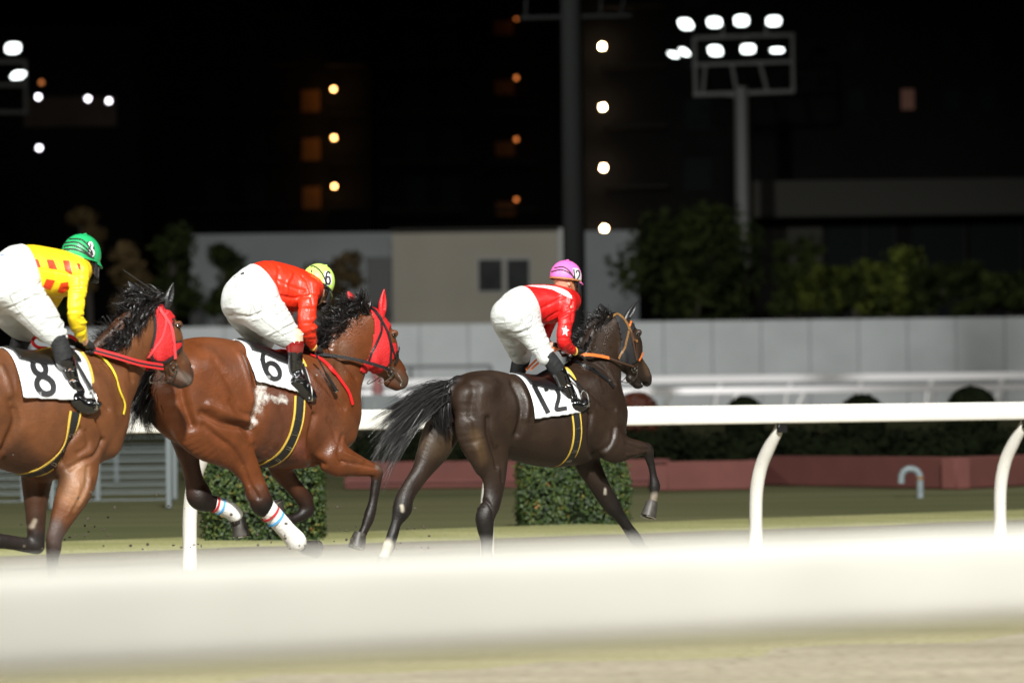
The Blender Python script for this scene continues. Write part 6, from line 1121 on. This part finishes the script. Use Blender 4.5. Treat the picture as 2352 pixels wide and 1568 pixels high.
for k in range(-1, 4):
    y = 107+139.3*k; face(r, o, 'landing', M['slab'], 1395, 1540, y+40, y+46, 205.4, 1.6)
    if k >= 0: lamp(r, o, 1383+k*1.6, y, 206, 'lamp_hot', 4, (1, .55, .25), .14)
    face(r, o, 'window', M['glass'], 1580, 1640, y-20, y+50, 206.9, .12)
r, o = bld('left_building', 'dark building at upper left with four cool white lamps', 242, px=100)
face(r, o, 'wall', M['tower'], -200, 330, 60, None, 242, 16); face(r, o, 'lit_band', M['dim_wall'], 60, 275, 222, 292, 241.6, .5)
for px, py in ((88, 223), (202, 227), (250, 232), (90, 340)): lamp(r, o, px, py, 237.5, 'lamp_c', 4 if py < 300 else .4, (1, .85, .72), .13)
lamp(r, o, 95, 190, 240.4, 'lamp_d', 0, rad=.12)
r, o = bld('pavilion', 'dark modern building at right with a long grey canopy band', 200, px=2000)
face(r, o, 'upper_wall', M['tower'], 1735, 3500, -200, 408, 202, 12); face(r, o, 'canopy', M['canopy'], 1738, 3500, 405, 488, 196, 5); face(r, o, 'lower_wall', M['tower'], 1738, 3500, 490, None, 200, 10); face(r, o, 'wall_panel', M['canopy'], 1780, 1895, 500, 735, 199.8, .15)
for a, b_ in ((1905, 1990), (1995, 2060), (2100, 2220), (2235, 2350)): w_ = face(r, o, 'window', M['glass'], a, b_, 505, 730, 199.75, .15); face(r, o, 'window_frame', M['slab'], b_, b_+4, 500, 735, 199.6, .3)
M['curtain'] = mat('lit_curtain', (.4, .2, .15), .8, emis=(.5, .22, .15), estr=.02)
face(r, o, 'lit_window', M['curtain'], 2080, 2110, 205, 252, 201.9, .1)
for a in (1960, 2180, 2260): face(r, o, 'window', M['glass'], a, a+36, 70, 120, 201.9, .1); face(r, o, 'window', M['glass'], a, a+36, 205, 255, 201.9, .1)
# ------------------------------------------------------------------ floodlight masts
M['mast'] = mat('grey_mast_paint', (.18, .18, .17), .5); M['dark_mast'] = mat('dark_mast_paint', (.006, .0065, .006), .8, spec=.05); M['flood'] = mat('floodlight_glass', (1, 1, 1), .3, emis=(.93, 1, .98), estr=5)
def mast(label, D, polex, polew, ytop, lamps, bars, verts, m='mast'):
    o = np.array([xpx(polex, D), D, 1.1]); r = empty('floodlight_mast', o, 0, label, 'floodlight', 'floodlight masts of the racecourse'); rp = polew/FP*D/2; MB().tube([(o[0], D, 1.0), (o[0], D, zpx(polex, ytop, D))], [rp*1.15, rp], n=18).build('pole', M[m], r, off=o)
    q = lambda px, py, dd=0: A3(px, py, D+dd)
    for (a, b_, t) in bars: MB().tube([q(*a), q(*b_)], t/FP*D/2, n=6).build('frame_bar', M[m], r, off=o)
    for (cx_, cy_, w_, h_, sk, tl) in lamps:
        c0 = q(cx_, cy_, -.5); W_, H_ = w_/FP*D/2*.76, h_/FP*D/2*.72; s_ = sk/FP*D/2; R_ = lambda k: [(a, b_) for a, b_ in ((-1+k, -1), (1-k, -1), (1, -1+k), (1, 1-k), (1-k, 1), (-1+k, 1), (-1, 1-k), (-1, -1+k))]
        fr_ = [c0+np.array([a*W_-b_*s_, -.02, b_*H_]) for a, b_ in R_(.4)]; bk = [c0+np.array([a*W_*.6-b_*s_*.6, .45, b_*H_*.6]) for a, b_ in R_(.4)]
        ho = MB().add([x+[0, .03, 0] for x in fr_]+bk, [(i, (i+1) % 8, 8+(i+1) % 8, 8+i) for i in range(8)]+[tuple(range(8, 16))]).build('lamp_housing', M['dark_mast'], r, smooth=False, off=o)
        MB().add(fr_+[x+[0, .02, 0] for x in fr_], [tuple(range(8))]+[(i, (i+1) % 8, 8+(i+1) % 8, 8+i) for i in range(8)]).build('lamp_glass', M['flood'], ho, smooth=False, off=o)
mast('grey floodlight mast with nine lit lamps at upper right', 188, 1712, 32, 200,
     [(1575, 56, 38, 30, 9, 0), (1641, 52, 40, 28, 2, 0), (1703, 48, 40, 30, 0, 0), (1777, 49, 40, 27, -2, 0), (1547, 126, 25, 16, 12, 0), (1572, 120, 22, 22, 13, 0), (1643, 117, 38, 28, 5, 0), (1718, 113, 40, 25, -1, 0), (1785, 116, 38, 13, 0, 0)],
     [((1590, 88), (1825, 80), 9), ((1590, 150), (1825, 142), 9), ((1592, 218), (1825, 210), 11), ((1820, 80), (1822, 212), 9), ((1594, 86), (1598, 218), 9), ((1620, 150), (1614, 214), 7), ((1680, 146), (1692, 212), 8), ((1745, 144), (1762, 210), 8), ((1600, 214), (1712, 222), 6), ((1660, 56), (1660, 86), 6), ((1760, 52), (1760, 82), 6)], [])
mast('lit floodlight mast partly cut off at the left edge', 188, -40, 32, 200, [(30, 111, 42, 30, -3, 0), (42, 173, 38, 22, -10, 0), (-45, 108, 42, 30, 0, 0), (-40, 170, 42, 26, 0, 0)],
     [((-110, 142), (62, 142), 9), ((-110, 196), (62, 196), 9), ((-110, 258), (62, 258), 10), ((58, 140), (60, 262), 9), ((-110, 140), (-108, 258), 9)], [])
mast('tall dark unlit mast standing before the pale building', 118, 1323, 47, -60, [], [((1195, 42), (1450, 36), 10), ((1210, -60), (1207, 42), 6), ((1445, -60), (1425, 38), 6), ((1385, -60), (1378, 40), 6)], [], 'dark_mast')
tree('shrub', 1378, 118, 640, 745, 55, 'ochre_leaf', 'small ochre shrub lit beside the dark mast', 77, 'shrubs behind the grey wall', n=500, blobs=6, leaf=.1, cat='shrub') if False else None
# clods of sand thrown up by the hooves
rng = np.random.RandomState(9); mb = MB()
for i in range(70):
    px, py = rng.uniform(20, 1000)**1.0, 1262-abs(rng.randn())*55; p = A3(px, py, rng.uniform(24.5, 27.5)); mb.sphere(p, rng.uniform(.004, .012, 3), 6, 4)
M['clod'] = mat('dark_sand_clods', (.05, .04, .028), .9)
tag(mb.build('flying_sand', M['clod']), 'small clods of sand thrown up behind the hooves', None, None, 'stuff')
